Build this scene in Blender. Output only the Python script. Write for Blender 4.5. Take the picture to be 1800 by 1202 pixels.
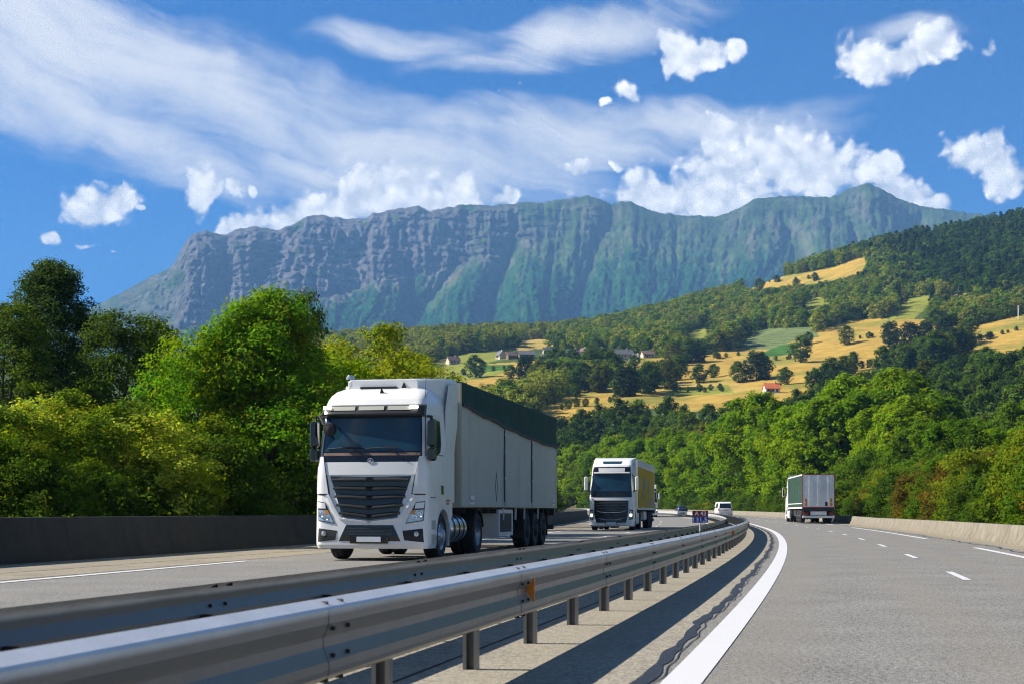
import bpy, math, random
import numpy as np
from mathutils import Vector, Matrix

for o in list(bpy.data.objects):
    bpy.data.objects.remove(o)
S = bpy.context.scene
COL = S.collection
R_ = math.radians

# ---------------------------------------------------------------- camera, sky, sun, exposure
CAM_H, FPX, HOR, UC = 1.05, 2500.0, 898.0, 900.0        # eye height, focal length in photo pixels, horizon row, centre column
cd = bpy.data.cameras.new('camera'); cam = bpy.data.objects.new('camera', cd); COL.objects.link(cam)
cam.location = (0, 0, CAM_H); cam.rotation_euler = (R_(90), 0, 0)
cd.sensor_width = 36; cd.lens = FPX / 1800 * 36; cd.shift_y = (HOR - 601) / 1800
cd.clip_start = 0.1; cd.clip_end = 40000
cd.dof.use_dof = True; cd.dof.focus_distance = 42; cd.dof.aperture_fstop = 5.6
S.camera = cam
SUN_EL, SUN_AZ = R_(38), R_(-85)                         # azimuth from +Y towards +X
sunv = Vector((math.sin(SUN_AZ) * math.cos(SUN_EL), math.cos(SUN_AZ) * math.cos(SUN_EL), math.sin(SUN_EL)))
sd = bpy.data.lights.new('sun', 'SUN'); sun = bpy.data.objects.new('sun', sd); COL.objects.link(sun)
sd.energy = 5.0; sd.angle = R_(0.53); sd.color = (1.0, 0.93, 0.82)
sun.rotation_euler = (-sunv).to_track_quat('-Z', 'Y').to_euler()
S.view_settings.view_transform = 'Standard'; S.view_settings.look = 'None'
S.view_settings.exposure = 1.12; S.view_settings.gamma = 1.0; S.view_settings.use_curve_mapping = False
S.render.engine = 'CYCLES'
cy = S.cycles
cy.max_bounces = 6; cy.diffuse_bounces = 3; cy.glossy_bounces = 3; cy.transmission_bounces = 4; cy.transparent_max_bounces = 8
cy.volume_bounces = 0; cy.use_denoising = True; cy.pixel_filter_type = 'BLACKMAN_HARRIS'; cy.filter_width = 1.15; cy.caustics_reflective = False; cy.caustics_refractive = False
try: cy.denoiser = 'OPENIMAGEDENOISE'; cy.denoising_prefilter = 'FAST'; cy.denoising_input_passes = 'RGB_ALBEDO_NORMAL'
except Exception: pass

def nd(nt, typ, **kw):
    n = nt.nodes.new(typ)
    for k, v in kw.items():
        if k.startswith('i_'):
            key = k[2:]
            key = int(key) if key.isdigit() else key.replace('_', ' ')
            n.inputs[key].default_value = v
        else: setattr(n, k, v)
    return n
def lk(nt, a, b): nt.links.new(a, b)
def mth(nt, op, a, b=None, c=None, clamp=False):
    n = nt.nodes.new('ShaderNodeMath'); n.operation = op; n.use_clamp = clamp
    for i, x in enumerate((a, b, c)):
        if x is None: continue
        if isinstance(x, (int, float)): n.inputs[i].default_value = x
        else: nt.links.new(x, n.inputs[i])
    return n.outputs[0]
def mixc(nt, fac, a, b, blend='MIX'):
    n = nt.nodes.new('ShaderNodeMix'); n.data_type = 'RGBA'; n.blend_type = blend
    for sock, x in ((n.inputs[0], fac), (n.inputs[6], a), (n.inputs[7], b)):
        if isinstance(x, (int, float)): sock.default_value = x
        elif isinstance(x, tuple): sock.default_value = (x + (1,))[:4] if len(x) == 3 else x
        else: nt.links.new(x, sock)
    return n.outputs[2]
def maprange(nt, v, a, b, c=0.0, d=1.0, smooth=True):
    n = nt.nodes.new('ShaderNodeMapRange'); n.interpolation_type = 'SMOOTHSTEP' if smooth else 'LINEAR'
    nt.links.new(v, n.inputs[0])
    for i, x in zip((1, 2, 3, 4), (a, b, c, d)): n.inputs[i].default_value = x
    return n.outputs[0]

def build_world():
    w = bpy.data.worlds.new('World'); S.world = w; w.use_nodes = True
    nt = w.node_tree; nt.nodes.clear()
    out = nd(nt, 'ShaderNodeOutputWorld'); bg = nd(nt, 'ShaderNodeBackground'); bg.inputs[1].default_value = 0.055
    lk(nt, bg.outputs[0], out.inputs[0])
    sky = nd(nt, 'ShaderNodeTexSky', sky_type='NISHITA', sun_disc=False, sun_elevation=SUN_EL, sun_rotation=SUN_AZ,
             altitude=600, air_density=1.0, dust_density=0.3, ozone_density=3.0)
    hs = nd(nt, 'ShaderNodeHueSaturation', i_Hue=0.5, i_Saturation=1.15, i_Value=1.0)
    lk(nt, mixc(nt, 1.0, sky.outputs[0], (.17, .58, 1.06), 'MULTIPLY'), hs.inputs['Color'])
    tc = nd(nt, 'ShaderNodeTexCoord'); sp = nd(nt, 'ShaderNodeSeparateXYZ'); lk(nt, tc.outputs['Generated'], sp.inputs[0])
    az = mth(nt, 'ARCTAN2', sp.outputs[0], sp.outputs[1]); el = mth(nt, 'ARCSINE', sp.outputs[2])
    cb = nd(nt, 'ShaderNodeCombineXYZ'); lk(nt, az, cb.inputs[0]); lk(nt, el, cb.inputs[1])
    vec = cb.outputs[0]
    def pe(u, v):
        a = math.atan((u - UC) / FPX); return a, math.atan((HOR - v) / FPX * math.cos(a))
    def blobs(g, vin, lst):
        acc = None
        for (u, v, ru, rv, rot, wgt) in lst:
            a, e = pe(u, v); ru, rv = ru / FPX * wgt ** .5, rv / FPX * wgt ** .5
            if abs(rot) > 9:
                m = g.nodes.new('ShaderNodeMapping'); m.vector_type = 'TEXTURE'
                m.inputs['Location'].default_value = (a, e, 0); m.inputs['Rotation'].default_value = (0, 0, R_(rot)); m.inputs['Scale'].default_value = (ru, rv, 1)
                g.links.new(vin, m.inputs[0])
            else:
                m = g.nodes.new('ShaderNodeVectorMath'); m.operation = 'MULTIPLY_ADD'; m.inputs[1].default_value = (1 / ru, 1 / rv, 0); m.inputs[2].default_value = (-a / ru, -e / rv, 0)
                g.links.new(vin, m.inputs[0])
            t = g.nodes.new('ShaderNodeVectorMath'); t.operation = 'LENGTH'; g.links.new(m.outputs[0], t.inputs[0])
            x = t.outputs['Value']
            if wgt < .85: x = mth(g, 'ADD', x, (.85 - wgt) * 1.5)
            acc = x if acc is None else mth(g, 'MINIMUM', acc, x)
        return mth(g, 'SUBTRACT', 1.0, acc, clamp=True)
    # cumulus: a group so that it can be read twice, the second time a little towards the sun
    CU = [(165, 360, 85, 48, 0, 1), (205, 350, 60, 45, 0, 1), (352, 335, 48, 62, 0, 1), (410, 335, 38, 40, 0, .74), (250, 368, 26, 22, 40, .7), (445, 345, 22, 38, 20, .62),
          (85, 422, 48, 28, 0, .74), (150, 432, 55, 22, 10, .62), (192, 443, 28, 16, 0, .62),
          (430, 405, 110, 42, 22, 1), (540, 385, 130, 62, 15, 1.05), (650, 340, 100, 85, 0, 1.2), (700, 345, 95, 70, 0, 1.1), (805, 345, 58, 62, 0, 1.1), (760, 370, 90, 50, 0, 1.1), (880, 350, 70, 40, 10, .75),
          (1000, 335, 38, 26, 20, .72), (1010, 298, 80, 30, 0, .72), (1085, 295, 26, 26, 40, .7),
          (1140, 345, 95, 62, 0, 1.2), (1195, 345, 70, 55, 0, 1.1), (1290, 300, 130, 115, 0, 1.2), (1270, 262, 80, 60, 0, 1.05), (1390, 290, 145, 85, 0, 1.15), (1450, 300, 110, 80, 0, 1.1), (1260, 360, 150, 50, 0, 1.2),
          (1555, 295, 50, 42, 0, .95), (1590, 335, 80, 48, -15, 1.0), (1645, 358, 38, 30, 0, .9),
          (1195, 95, 58, 58, -20, 1.05), (1245, 95, 55, 38, 10, 1.0), (1295, 80, 36, 32, 0, .80), (1170, 120, 35, 28, 0, .8),
          (1520, 105, 78, 55, 0, 1.1), (1590, 100, 80, 42, 12, 1.05), (1650, 78, 66, 48, 20, 1.05), (1740, 75, 60, 40, -10, .56),
          (1720, 275, 90, 55, -30, 1.0), (1765, 310, 58, 48, -20, .95), (1745, 248, 34, 40, 0, .9), (1660, 262, 50, 30, 0, .6),
          (1105, 162, 80, 38, -12, .68), (1060, 180, 34, 30, 30, .58), (878, 160, 34, 26, 30, .56), (912, 150, 26, 24, 0, .54), (1145, 210, 44, 20, 0, .56)]
    n0 = nd(nt, 'ShaderNodeTexNoise', i_Scale=38.0, i_Detail=3.0, i_Roughness=0.55); lk(nt, vec, n0.inputs['Vector'])
    wv = nd(nt, 'ShaderNodeVectorMath', operation='MULTIPLY_ADD'); wv.inputs[1].default_value = (0.022, 0.022, 0); lk(nt, n0.outputs['Color'], wv.inputs[0])
    off = nd(nt, 'ShaderNodeVectorMath', operation='ADD'); off.inputs[1].default_value = (-0.011, -0.011, 0); lk(nt, vec, off.inputs[0]); lk(nt, off.outputs[0], wv.inputs[2])
    bl = blobs(nt, wv.outputs[0], CU)
    def fluff(v):
        n1 = nd(nt, 'ShaderNodeTexNoise', i_Scale=46.0, i_Detail=5.0, i_Roughness=0.52, i_Distortion=0.1); lk(nt, v, n1.inputs['Vector'])
        return n1.outputs[0]
    f0 = fluff(vec)
    sh = nd(nt, 'ShaderNodeVectorMath', operation='ADD'); sh.inputs[1].default_value = (-0.004, 0.006, 0); lk(nt, vec, sh.inputs[0])
    f1 = fluff(sh.outputs[0])
    n2 = nd(nt, 'ShaderNodeTexVoronoi', i_Scale=95.0, feature='SMOOTH_F1'); n2.inputs['Detail'].default_value = 1.4; lk(nt, wv.outputs[0], n2.inputs['Vector'])
    fl = mth(nt, 'ADD', mth(nt, 'MULTIPLY_ADD', f0, .8, -0.40), mth(nt, 'MULTIPLY_ADD', n2.outputs[0], -0.62, 0.27))
    d0 = mth(nt, 'MULTIPLY_ADD', bl, 1.6, mth(nt, 'MULTIPLY', fl, maprange(nt, bl, 0.0, 0.30, 0.0, 1.35)))
    a_cu = maprange(nt, d0, 0.18, 0.72)
    lit = mth(nt, 'MULTIPLY_ADD', mth(nt, 'SUBTRACT', f0, f1), 1.7, mth(nt, 'MULTIPLY_ADD', n2.outputs[0], -1.2, 1.2), clamp=True)
    ccol = mixc(nt, lit, (7.2, 7.5, 8.0), (13.5, 13.1, 12.4))
    # cirrus: long streaks falling to the right
    CI = [(120, 90, 560, 170, -14, 1.15), (380, 170, 520, 135, -17, 1.2), (650, 235, 460, 105, -14, 1.15), (950, 235, 460, 75, -4, .95), (540, 285, 240, 42, -14, .9), (250, 225, 330, 70, -24, .95),
          (1000, 60, 520, 90, 10, .72), (1240, 215, 400, 75, 3, .78), (1600, 60, 500, 130, 8, .44), (760, 60, 420, 70, -8, .68)]
    wn = nd(nt, 'ShaderNodeTexNoise', i_Scale=9.0, i_Detail=3.0); lk(nt, vec, wn.inputs['Vector'])
    wv2 = nd(nt, 'ShaderNodeVectorMath', operation='MULTIPLY_ADD'); wv2.inputs[1].default_value = (0.07, 0.05, 0)
    lk(nt, wn.outputs['Color'], wv2.inputs[0]); lk(nt, vec, wv2.inputs[2])
    ofs = nd(nt, 'ShaderNodeVectorMath', operation='ADD'); ofs.inputs[1].default_value = (-0.035, -0.025, 0); lk(nt, wv2.outputs[0], ofs.inputs[0])
    cm = blobs(nt, ofs.outputs[0], CI)
    mp = nd(nt, 'ShaderNodeMapping'); mp.vector_type = 'TEXTURE'; mp.inputs['Rotation'].default_value = (0, 0, R_(-13)); mp.inputs['Scale'].default_value = (5.0, .9, 1)
    lk(nt, wv2.outputs[0], mp.inputs[0])
    c1 = nd(nt, 'ShaderNodeTexNoise', i_Scale=26.0, i_Detail=9.0, i_Roughness=0.62, i_Distortion=0.4); lk(nt, mp.outputs[0], c1.inputs['Vector'])
    c2 = nd(nt, 'ShaderNodeTexNoise', i_Scale=16.0, i_Detail=6.0, i_Roughness=0.55); lk(nt, wv2.outputs[0], c2.inputs['Vector'])
    cc = mth(nt, 'ADD', mth(nt, 'MULTIPLY', c1.outputs[0], 0.75), mth(nt, 'MULTIPLY', c2.outputs[0], 0.35))
    cd_ = mth(nt, 'ADD', mth(nt, 'POWER', cm, 0.8), mth(nt, 'MULTIPLY_ADD', cc, 2.4, -1.32))
    a_ci = mth(nt, 'MULTIPLY', maprange(nt, cd_, 0.0, 1.05, 0.0, 0.94), maprange(nt, cm, 0.0, 0.25))
    # loose cloud in the rest of the sky (outside the photo), for reflections and for other views
    upn = maprange(nt, el, 0.03, 0.2)
    c = mixc(nt, a_ci, hs.outputs[0], (8.8, 8.8, 8.8))
    c = mixc(nt, a_cu, c, ccol)
    lk(nt, c, bg.inputs[0])
    # the photo's part of the sky carries the modelled clouds, the rest only loose cloud (a mix shader skips what it does not need)
    co = nd(nt, 'ShaderNodeTexNoise', i_Scale=5.0, i_Detail=5.0); lk(nt, vec, co.inputs['Vector'])
    c2_ = mixc(nt, mth(nt, 'MULTIPLY', maprange(nt, co.outputs[0], .54, .72, 0, .6), upn), mixc(nt, 1.0, sky.outputs[0], (.46, .62, .78), 'MULTIPLY'), (4.3, 4.3, 4.2))
    bg2 = nd(nt, 'ShaderNodeBackground'); bg2.inputs[1].default_value = 0.055; lk(nt, c2_, bg2.inputs[0])
    ins = mth(nt, 'MULTIPLY', mth(nt, 'LESS_THAN', mth(nt, 'ABSOLUTE', az), .62), mth(nt, 'LESS_THAN', mth(nt, 'ABSOLUTE', mth(nt, 'SUBTRACT', el, .21)), .23))
    ms = nd(nt, 'ShaderNodeMixShader'); lk(nt, ins, ms.inputs[0]); lk(nt, bg2.outputs[0], ms.inputs[1]); lk(nt, bg.outputs[0], ms.inputs[2]); lk(nt, ms.outputs[0], out.inputs[0])
    w.cycles.sampling_method = 'MANUAL'; w.cycles.sample_map_resolution = 256
build_world()

# ---------------------------------------------------------------- materials
def new_mat(name):
    m = bpy.data.materials.new(name); m.use_nodes = True
    nt = m.node_tree; nt.nodes.clear()
    out = nd(nt, 'ShaderNodeOutputMaterial')
    p = nd(nt, 'ShaderNodeBsdfPrincipled'); lk(nt, p.outputs[0], out.inputs[0])
    return m, nt, p, out
MAT = {}
def simple(name, col, rough=0.5, metal=0.0, var=0.12, scale=6.0, coat=0.0, bump=0.0, bscale=60.0, spec=0.5, emit=None, dirt=None):
    m, nt, p, out = new_mat(name)
    tc = nd(nt, 'ShaderNodeTexCoord')
    n = nd(nt, 'ShaderNodeTexNoise', i_Scale=scale, i_Detail=6.0, i_Roughness=0.6); lk(nt, tc.outputs['Object'], n.inputs['Vector'])
    f = maprange(nt, n.outputs[0], 0.25, 0.75)
    lo = tuple(max(0, c * (1 - var)) for c in col); hi = tuple(min(1, c * (1 + var)) for c in col)
    c = mixc(nt, f, lo, hi)
    if dirt:
        n2 = nd(nt, 'ShaderNodeTexNoise', i_Scale=dirt[1], i_Detail=8.0, i_Roughness=0.7)
        mp = nd(nt, 'ShaderNodeMapping'); mp.inputs['Scale'].default_value = (1, 1, 0.22); lk(nt, tc.outputs['Object'], mp.inputs[0]); lk(nt, mp.outputs[0], n2.inputs['Vector'])
        c = mixc(nt, maprange(nt, n2.outputs[0], 0.5, 0.72, 0, dirt[2]), c, dirt[0])
    lk(nt, c, p.inputs['Base Color'])
    p.inputs['Roughness'].default_value = rough; p.inputs['Metallic'].default_value = metal
    p.inputs['Specular IOR Level'].default_value = spec
    if coat: p.inputs['Coat Weight'].default_value = coat; p.inputs['Coat Roughness'].default_value = 0.08
    if emit: p.inputs['Emission Color'].default_value = emit[0] + (1,); p.inputs['Emission Strength'].default_value = emit[1]
    if bump:
        b = nd(nt, 'ShaderNodeBump', i_Strength=bump, i_Distance=0.01); n3 = nd(nt, 'ShaderNodeTexNoise', i_Scale=bscale, i_Detail=5.0)
        lk(nt, tc.outputs['Object'], n3.inputs['Vector']); lk(nt, n3.outputs[0], b.inputs['Height']); lk(nt, b.outputs[0], p.inputs['Normal'])
    MAT[name] = m
    return m
simple('white_paint', (.78, .78, .77), .32, 0, .03, 3, coat=.35, dirt=((.42, .39, .34), 2.2, .16))
simple('white_plastic', (.66, .66, .66), .45, 0, .04, 4)
simple('black_plastic', (.012, .013, .014), .6, 0, .25, 8)
simple('gloss_black', (.008, .009, .011), .16, 0, .2, 5, coat=.4)
simple('dark_slat', (.022, .024, .027), .38, 0, .15, 8)
simple('rubber', (.016, .016, .017), .82, 0, .3, 9, bump=.3)
simple('chassis', (.022, .022, .024), .65, 0, .4, 5)
simple('steel', (.62, .63, .65), .28, 1, .12, 4)
simple('rim_steel', (.42, .45, .50), .42, .8, .15, 8)
simple('chrome', (.8, .81, .83), .1, 1, .05, 8)
simple('trailer_grey', (.46, .465, .395), .6, 0, .05, .8, spec=.25, dirt=((.29, .29, .245), .7, .45))
simple('trailer_white', (.62, .62, .60), .45, 0, .05, 1.2, dirt=((.4, .38, .34), .8, .35))
simple('door_grey', (.78, .80, .80), .4, 0, .03, .8, dirt=((.36, .38, .38), .6, .3))
simple('tarp_green', (.010, .050, .038), .7, 0, .25, 2.5, spec=.15, bump=.6, bscale=7)
simple('curtain_green', (.042, .088, .062), .5, 0, .08, 1.5, bump=.4, bscale=5)
simple('seam_dark', (.03, .035, .045), .7, 0, .2, 4)
simple('red_paint', (.42, .035, .04), .4)
simple('maroon_sign', (.27, .008, .016), .35, 0, .05)
simple('blue_sign', (.008, .035, .33), .35, 0, .05)
simple('sign_white', (.82, .82, .82), .4, 0, .03)
simple('red_lens', (.22, .008, .010), .15, coat=.5)
simple('amber', (.62, .22, .02), .25, coat=.4)
simple('reflector_orange', (.72, .21, .015), .3, 0, .15, 40)
simple('lamp_glass', (.50, .52, .54), .12, .55, .3, 22, coat=1)
simple('lamp_lit', (.9, .86, .74), .2, 0, .1, 20, emit=((1, .92, .75), 3.0))
simple('plate', (.72, .74, .76), .4, 0, .04)
simple('sticker_red', (.55, .14, .08), .5)
simple('roof_slate', (.125, .125, .135), .7, 0, .3, 1.5)
simple('roof_brown', (.20, .13, .10), .8, 0, .3, 1.5)
simple('roof_orange', (.62, .16, .06), .75, 0, .2, 2)
simple('render_cream', (.56, .50, .41), .85, 0, .12, .8)
simple('timber', (.20, .13, .08), .85, 0, .3, 1.5)
simple('window_dark', (.02, .025, .03), .15)
simple('bark', (.085, .068, .052), .9, 0, .4, 3, bump=.8, bscale=12)
simple('bark_pale', (.19, .175, .15), .9, 0, .4, 2, bump=.6, bscale=9)
simple('navy_paint', (.03, .05, .11), .25, 0, .1, 3, coat=.5)
simple('tar', (.018, .018, .019), .45, 0, .5, 20, bump=.6, bscale=90)
simple('groove', (.012, .012, .012), .9)
def glass(name, col, rough=.04):
    m, nt, p, out = new_mat(name)
    p.inputs['Base Color'].default_value = col + (1,); p.inputs['Roughness'].default_value = rough; p.inputs['IOR'].default_value = 1.5
    p.inputs['Specular IOR Level'].default_value = .75
    tc = nd(nt, 'ShaderNodeTexCoord'); n = nd(nt, 'ShaderNodeTexNoise', i_Scale=1.6, i_Detail=3.0); lk(nt, tc.outputs['Object'], n.inputs['Vector'])
    lk(nt, mixc(nt, n.outputs[0], tuple(c * .4 for c in col), tuple(c * 1.7 for c in col)), p.inputs['Base Color'])
    MAT[name] = m
glass('windscreen', (.012, .042, .068)); glass('side_glass', (.012, .016, .018))

def galvanised():
    m, nt, p, out = new_mat('galvanised')
    tc = nd(nt, 'ShaderNodeTexCoord')
    n = nd(nt, 'ShaderNodeTexNoise', i_Scale=1.3, i_Detail=7.0, i_Roughness=.65); lk(nt, tc.outputs['Object'], n.inputs['Vector'])
    v = nd(nt, 'ShaderNodeTexVoronoi', i_Scale=55.0); lk(nt, tc.outputs['Object'], v.inputs['Vector'])
    c = mixc(nt, maprange(nt, n.outputs[0], .3, .7), (.56, .56, .57), (.72, .72, .73))
    c = mixc(nt, mth(nt, 'MULTIPLY', v.outputs['Color'], .25), c, (.42, .44, .48))
    n2 = nd(nt, 'ShaderNodeTexNoise', i_Scale=9.0, i_Detail=6.0, i_Roughness=.7); lk(nt, tc.outputs['Object'], n2.inputs['Vector'])
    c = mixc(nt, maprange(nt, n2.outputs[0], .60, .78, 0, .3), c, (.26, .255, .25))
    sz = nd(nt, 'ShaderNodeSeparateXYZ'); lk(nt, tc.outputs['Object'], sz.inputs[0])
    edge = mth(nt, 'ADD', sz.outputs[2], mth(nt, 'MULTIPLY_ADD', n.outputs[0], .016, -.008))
    gr = maprange(nt, edge, .575, .605, .86, 0)  # shade put into the colour: dark below the beam's pale top flank
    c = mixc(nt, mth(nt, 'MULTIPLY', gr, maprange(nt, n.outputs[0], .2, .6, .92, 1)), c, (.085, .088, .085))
    lk(nt, c, p.inputs['Base Color']); p.inputs['Metallic'].default_value = .25
    lk(nt, maprange(nt, n2.outputs[0], .3, .7, .30, .36), p.inputs['Roughness']); p.inputs['Specular IOR Level'].default_value = .4
    MAT['galvanised'] = m
galvanised()

def asphalt(name, lo, hi, warm, grain=90.0, patch=.25, stretch=True):
    m, nt, p, out = new_mat(name)
    tc = nd(nt, 'ShaderNodeTexCoord'); g = nd(nt, 'ShaderNodeNewGeometry')
    n1 = nd(nt, 'ShaderNodeTexNoise', i_Scale=grain, i_Detail=3.0, i_Roughness=.7); lk(nt, tc.outputs['Object'], n1.inputs['Vector'])
    vo = nd(nt, 'ShaderNodeTexVoronoi', i_Scale=grain * .62); lk(nt, tc.outputs['Object'], vo.inputs['Vector'])
    n1b = nd(nt, 'ShaderNodeTexNoise', i_Scale=grain * .22, i_Detail=2.0); lk(nt, tc.outputs['Object'], n1b.inputs['Vector'])
    n2 = nd(nt, 'ShaderNodeTexNoise', i_Scale=.8, i_Detail=6.0, i_Roughness=.6); lk(nt, tc.outputs['Object'], n2.inputs['Vector'])
    at = nd(nt, 'ShaderNodeAttribute', attribute_name='road_t')
    f = mth(nt, 'MULTIPLY_ADD', n1.outputs[0], .75, mth(nt, 'MULTIPLY', vo.outputs['Distance'], -.35))
    f = mth(nt, 'ADD', f, mth(nt, 'MULTIPLY_ADD', n1b.outputs[0], .55, -.25))
    f = mth(nt, 'ADD', f, mth(nt, 'MULTIPLY_ADD', n2.outputs[0], patch, -patch * .5))
    c = mixc(nt, maprange(nt, f, -.06, .38, smooth=False), lo, hi)
    st_ = mth(nt, 'SINE', mth(nt, 'MULTIPLY', at.outputs['Fac'], 2 * math.pi / 1.62))
    wob = nd(nt, 'ShaderNodeTexNoise', i_Scale=.22, i_Detail=4.0); lk(nt, tc.outputs['Object'], wob.inputs['Vector'])
    c = mixc(nt, maprange(nt, mth(nt, 'ADD', mth(nt, 'MULTIPLY', st_, .22), wob.outputs[0]), .35, .8, 0, .42), c, warm)
    lk(nt, c, p.inputs['Base Color']); p.inputs['Roughness'].default_value = .82; p.inputs['Specular IOR Level'].default_value = .35
    b = nd(nt, 'ShaderNodeBump', i_Strength=.55, i_Distance=.006); lk(nt, mth(nt, 'SUBTRACT', n1.outputs[0], vo.outputs['Distance']), b.inputs['Height']); lk(nt, b.outputs[0], p.inputs['Normal'])
    MAT[name] = m
asphalt('asphalt', (.012, .012, .012), (.32, .308, .284), (.215, .197, .166), grain=110, patch=.2)
asphalt('median', (.10, .09, .07), (.37, .335, .265), (.30, .262, .19), grain=60, patch=.3)
asphalt('shoulder', (.11, .095, .068), (.34, .30, .225), (.30, .25, .17), grain=60, patch=.5)
def linepaint():
    m, nt, p, out = new_mat('line_paint')
    tc = nd(nt, 'ShaderNodeTexCoord')
    n = nd(nt, 'ShaderNodeTexNoise', i_Scale=75.0, i_Detail=4.0, i_Roughness=.7); lk(nt, tc.outputs['Object'], n.inputs['Vector'])
    n2 = nd(nt, 'ShaderNodeTexNoise', i_Scale=1.7, i_Detail=5.0); lk(nt, tc.outputs['Object'], n2.inputs['Vector'])
    f = mth(nt, 'ADD', n.outputs[0], mth(nt, 'MULTIPLY_ADD', n2.outputs[0], .4, -.2))
    c = mixc(nt, maprange(nt, f, .62, .78), (.60, .60, .61), (.30, .29, .275))
    lk(nt, c, p.inputs['Base Color']); p.inputs['Roughness'].default_value = .6
    b = nd(nt, 'ShaderNodeBump', i_Strength=.3, i_Distance=.004); lk(nt, n.outputs[0], b.inputs['Height']); lk(nt, b.outputs[0], p.inputs['Normal'])
    MAT['line_paint'] = m
linepaint()
def concrete(name, base, stain, joint):
    m, nt, p, out = new_mat(name)
    tc = nd(nt, 'ShaderNodeTexCoord')
    n = nd(nt, 'ShaderNodeTexNoise', i_Scale=2.2, i_Detail=9.0, i_Roughness=.68); lk(nt, tc.outputs['Object'], n.inputs['Vector'])
    mp = nd(nt, 'ShaderNodeMapping'); mp.inputs['Scale'].default_value = (1, 1, .12); lk(nt, tc.outputs['Object'], mp.inputs[0])
    n2 = nd(nt, 'ShaderNodeTexNoise', i_Scale=1.5, i_Detail=7.0, i_Roughness=.7); lk(nt, mp.outputs[0], n2.inputs['Vector'])
    c = mixc(nt, maprange(nt, n.outputs[0], .3, .7), tuple(x * .72 for x in base), tuple(min(1, x * 1.18) for x in base))
    c = mixc(nt, maprange(nt, n2.outputs[0], .50, .70, 0, .75), c, stain)
    at = nd(nt, 'ShaderNodeAttribute', attribute_name='road_s')
    j = mth(nt, 'ABSOLUTE', mth(nt, 'SUBTRACT', mth(nt, 'FRACT', mth(nt, 'DIVIDE', at.outputs['Fac'], joint)), .5))
    c = mixc(nt, maprange(nt, j, .0, .006, .75, 0.), c, (.05, .05, .045))
    lk(nt, c, p.inputs['Base Color']); p.inputs['Roughness'].default_value = .88
    b = nd(nt, 'ShaderNodeBump', i_Strength=.4, i_Distance=.01); n3 = nd(nt, 'ShaderNodeTexNoise', i_Scale=35.0, i_Detail=5.0); lk(nt, tc.outputs['Object'], n3.inputs['Vector'])
    lk(nt, n3.outputs[0], b.inputs['Height']); lk(nt, b.outputs[0], p.inputs['Normal'])
    MAT[name] = m
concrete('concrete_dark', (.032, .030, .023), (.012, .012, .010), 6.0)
concrete('concrete_pale', (.215, .19, .145), (.105, .092, .068), 7.5)

def leaf_mat(name, trans=.35, rnd=.25, gloss=.06):
    m = bpy.data.materials.new(name); m.use_nodes = True; nt = m.node_tree; nt.nodes.clear()
    out = nd(nt, 'ShaderNodeOutputMaterial'); at = nd(nt, 'ShaderNodeAttribute', attribute_name='leaf_colour')
    oi = nd(nt, 'ShaderNodeObjectInfo')
    hs = nd(nt, 'ShaderNodeHueSaturation'); lk(nt, at.outputs['Color'], hs.inputs['Color'])
    lk(nt, mth(nt, 'MULTIPLY_ADD', oi.outputs['Random'], .018, .491), hs.inputs['Hue'])
    lk(nt, mth(nt, 'MULTIPLY_ADD', oi.outputs['Random'], -rnd * 2, 1 + rnd), hs.inputs['Value'])
    d = nd(nt, 'ShaderNodeBsdfDiffuse'); t = nd(nt, 'ShaderNodeBsdfTranslucent'); g = nd(nt, 'ShaderNodeBsdfGlossy'); g.inputs['Roughness'].default_value = .45
    lk(nt, hs.outputs[0], d.inputs[0])
    tcol = mixc(nt, 1.0, hs.outputs[0], (1.5, 1.35, .55), 'MULTIPLY'); lk(nt, tcol, t.inputs[0])
    g.inputs[0].default_value = (.8, .85, .8, 1)
    mx = nd(nt, 'ShaderNodeMixShader'); mx.inputs[0].default_value = trans; lk(nt, d.outputs[0], mx.inputs[1]); lk(nt, t.outputs[0], mx.inputs[2])
    mx2 = nd(nt, 'ShaderNodeMixShader'); mx2.inputs[0].default_value = gloss; lk(nt, mx.outputs[0], mx2.inputs[1]); lk(nt, g.outputs[0], mx2.inputs[2])
    lk(nt, mx2.outputs[0], out.inputs[0]); MAT[name] = m
leaf_mat('leaves', .42, .12, .0); leaf_mat('wood_leaves', .30, .25, .0)

# ---------------------------------------------------------------- numpy helpers
def _h(ix, iy, seed):
    n = (ix.astype(np.int64) * 374761393 + iy.astype(np.int64) * 668265263 + seed * 1442695041) & 0x7fffffff
    n = ((n ^ (n >> 13)) * 1274126177) & 0x7fffffff
    n = n ^ (n >> 16)
    return (n & 0xffff) / 65535.0
def noise2(x, y, seed=0):
    ix, iy = np.floor(x), np.floor(y); fx, fy = x - ix, y - iy
    sx, sy = fx * fx * fx * (fx * (fx * 6 - 15) + 10), fy * fy * fy * (fy * (fy * 6 - 15) + 10)
    def gr(ax, ay):
        a = _h(ix + ax, iy + ay, seed) * 2 * np.pi
        return np.cos(a) * (fx - ax) + np.sin(a) * (fy - ay)
    a = gr(0, 0) * (1 - sx) + gr(1, 0) * sx; b = gr(0, 1) * (1 - sx) + gr(1, 1) * sx
    return (a * (1 - sy) + b * sy) * 1.5
def fbm(x, y, seed=0, oct=5, lac=2.03, gain=.5):
    s = np.zeros(np.broadcast(x, y).shape); a = 1.0
    for i in range(oct):
        s = s + a * noise2(x, y, seed + i * 17); x = x * lac; y = y * lac; a *= gain
    return s
def ridged(x, y, seed=0, oct=5, lac=2.1, gain=.5):
    s = np.zeros(np.broadcast(x, y).shape); a = 1.0; w = 1.0
    for i in range(oct):
        n = 1 - np.abs(noise2(x, y, seed + i * 31)); n = n * n * w
        s = s + a * n; w = np.clip(n * 1.6, 0, 1); x = x * lac; y = y * lac; a *= gain
    return s
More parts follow.
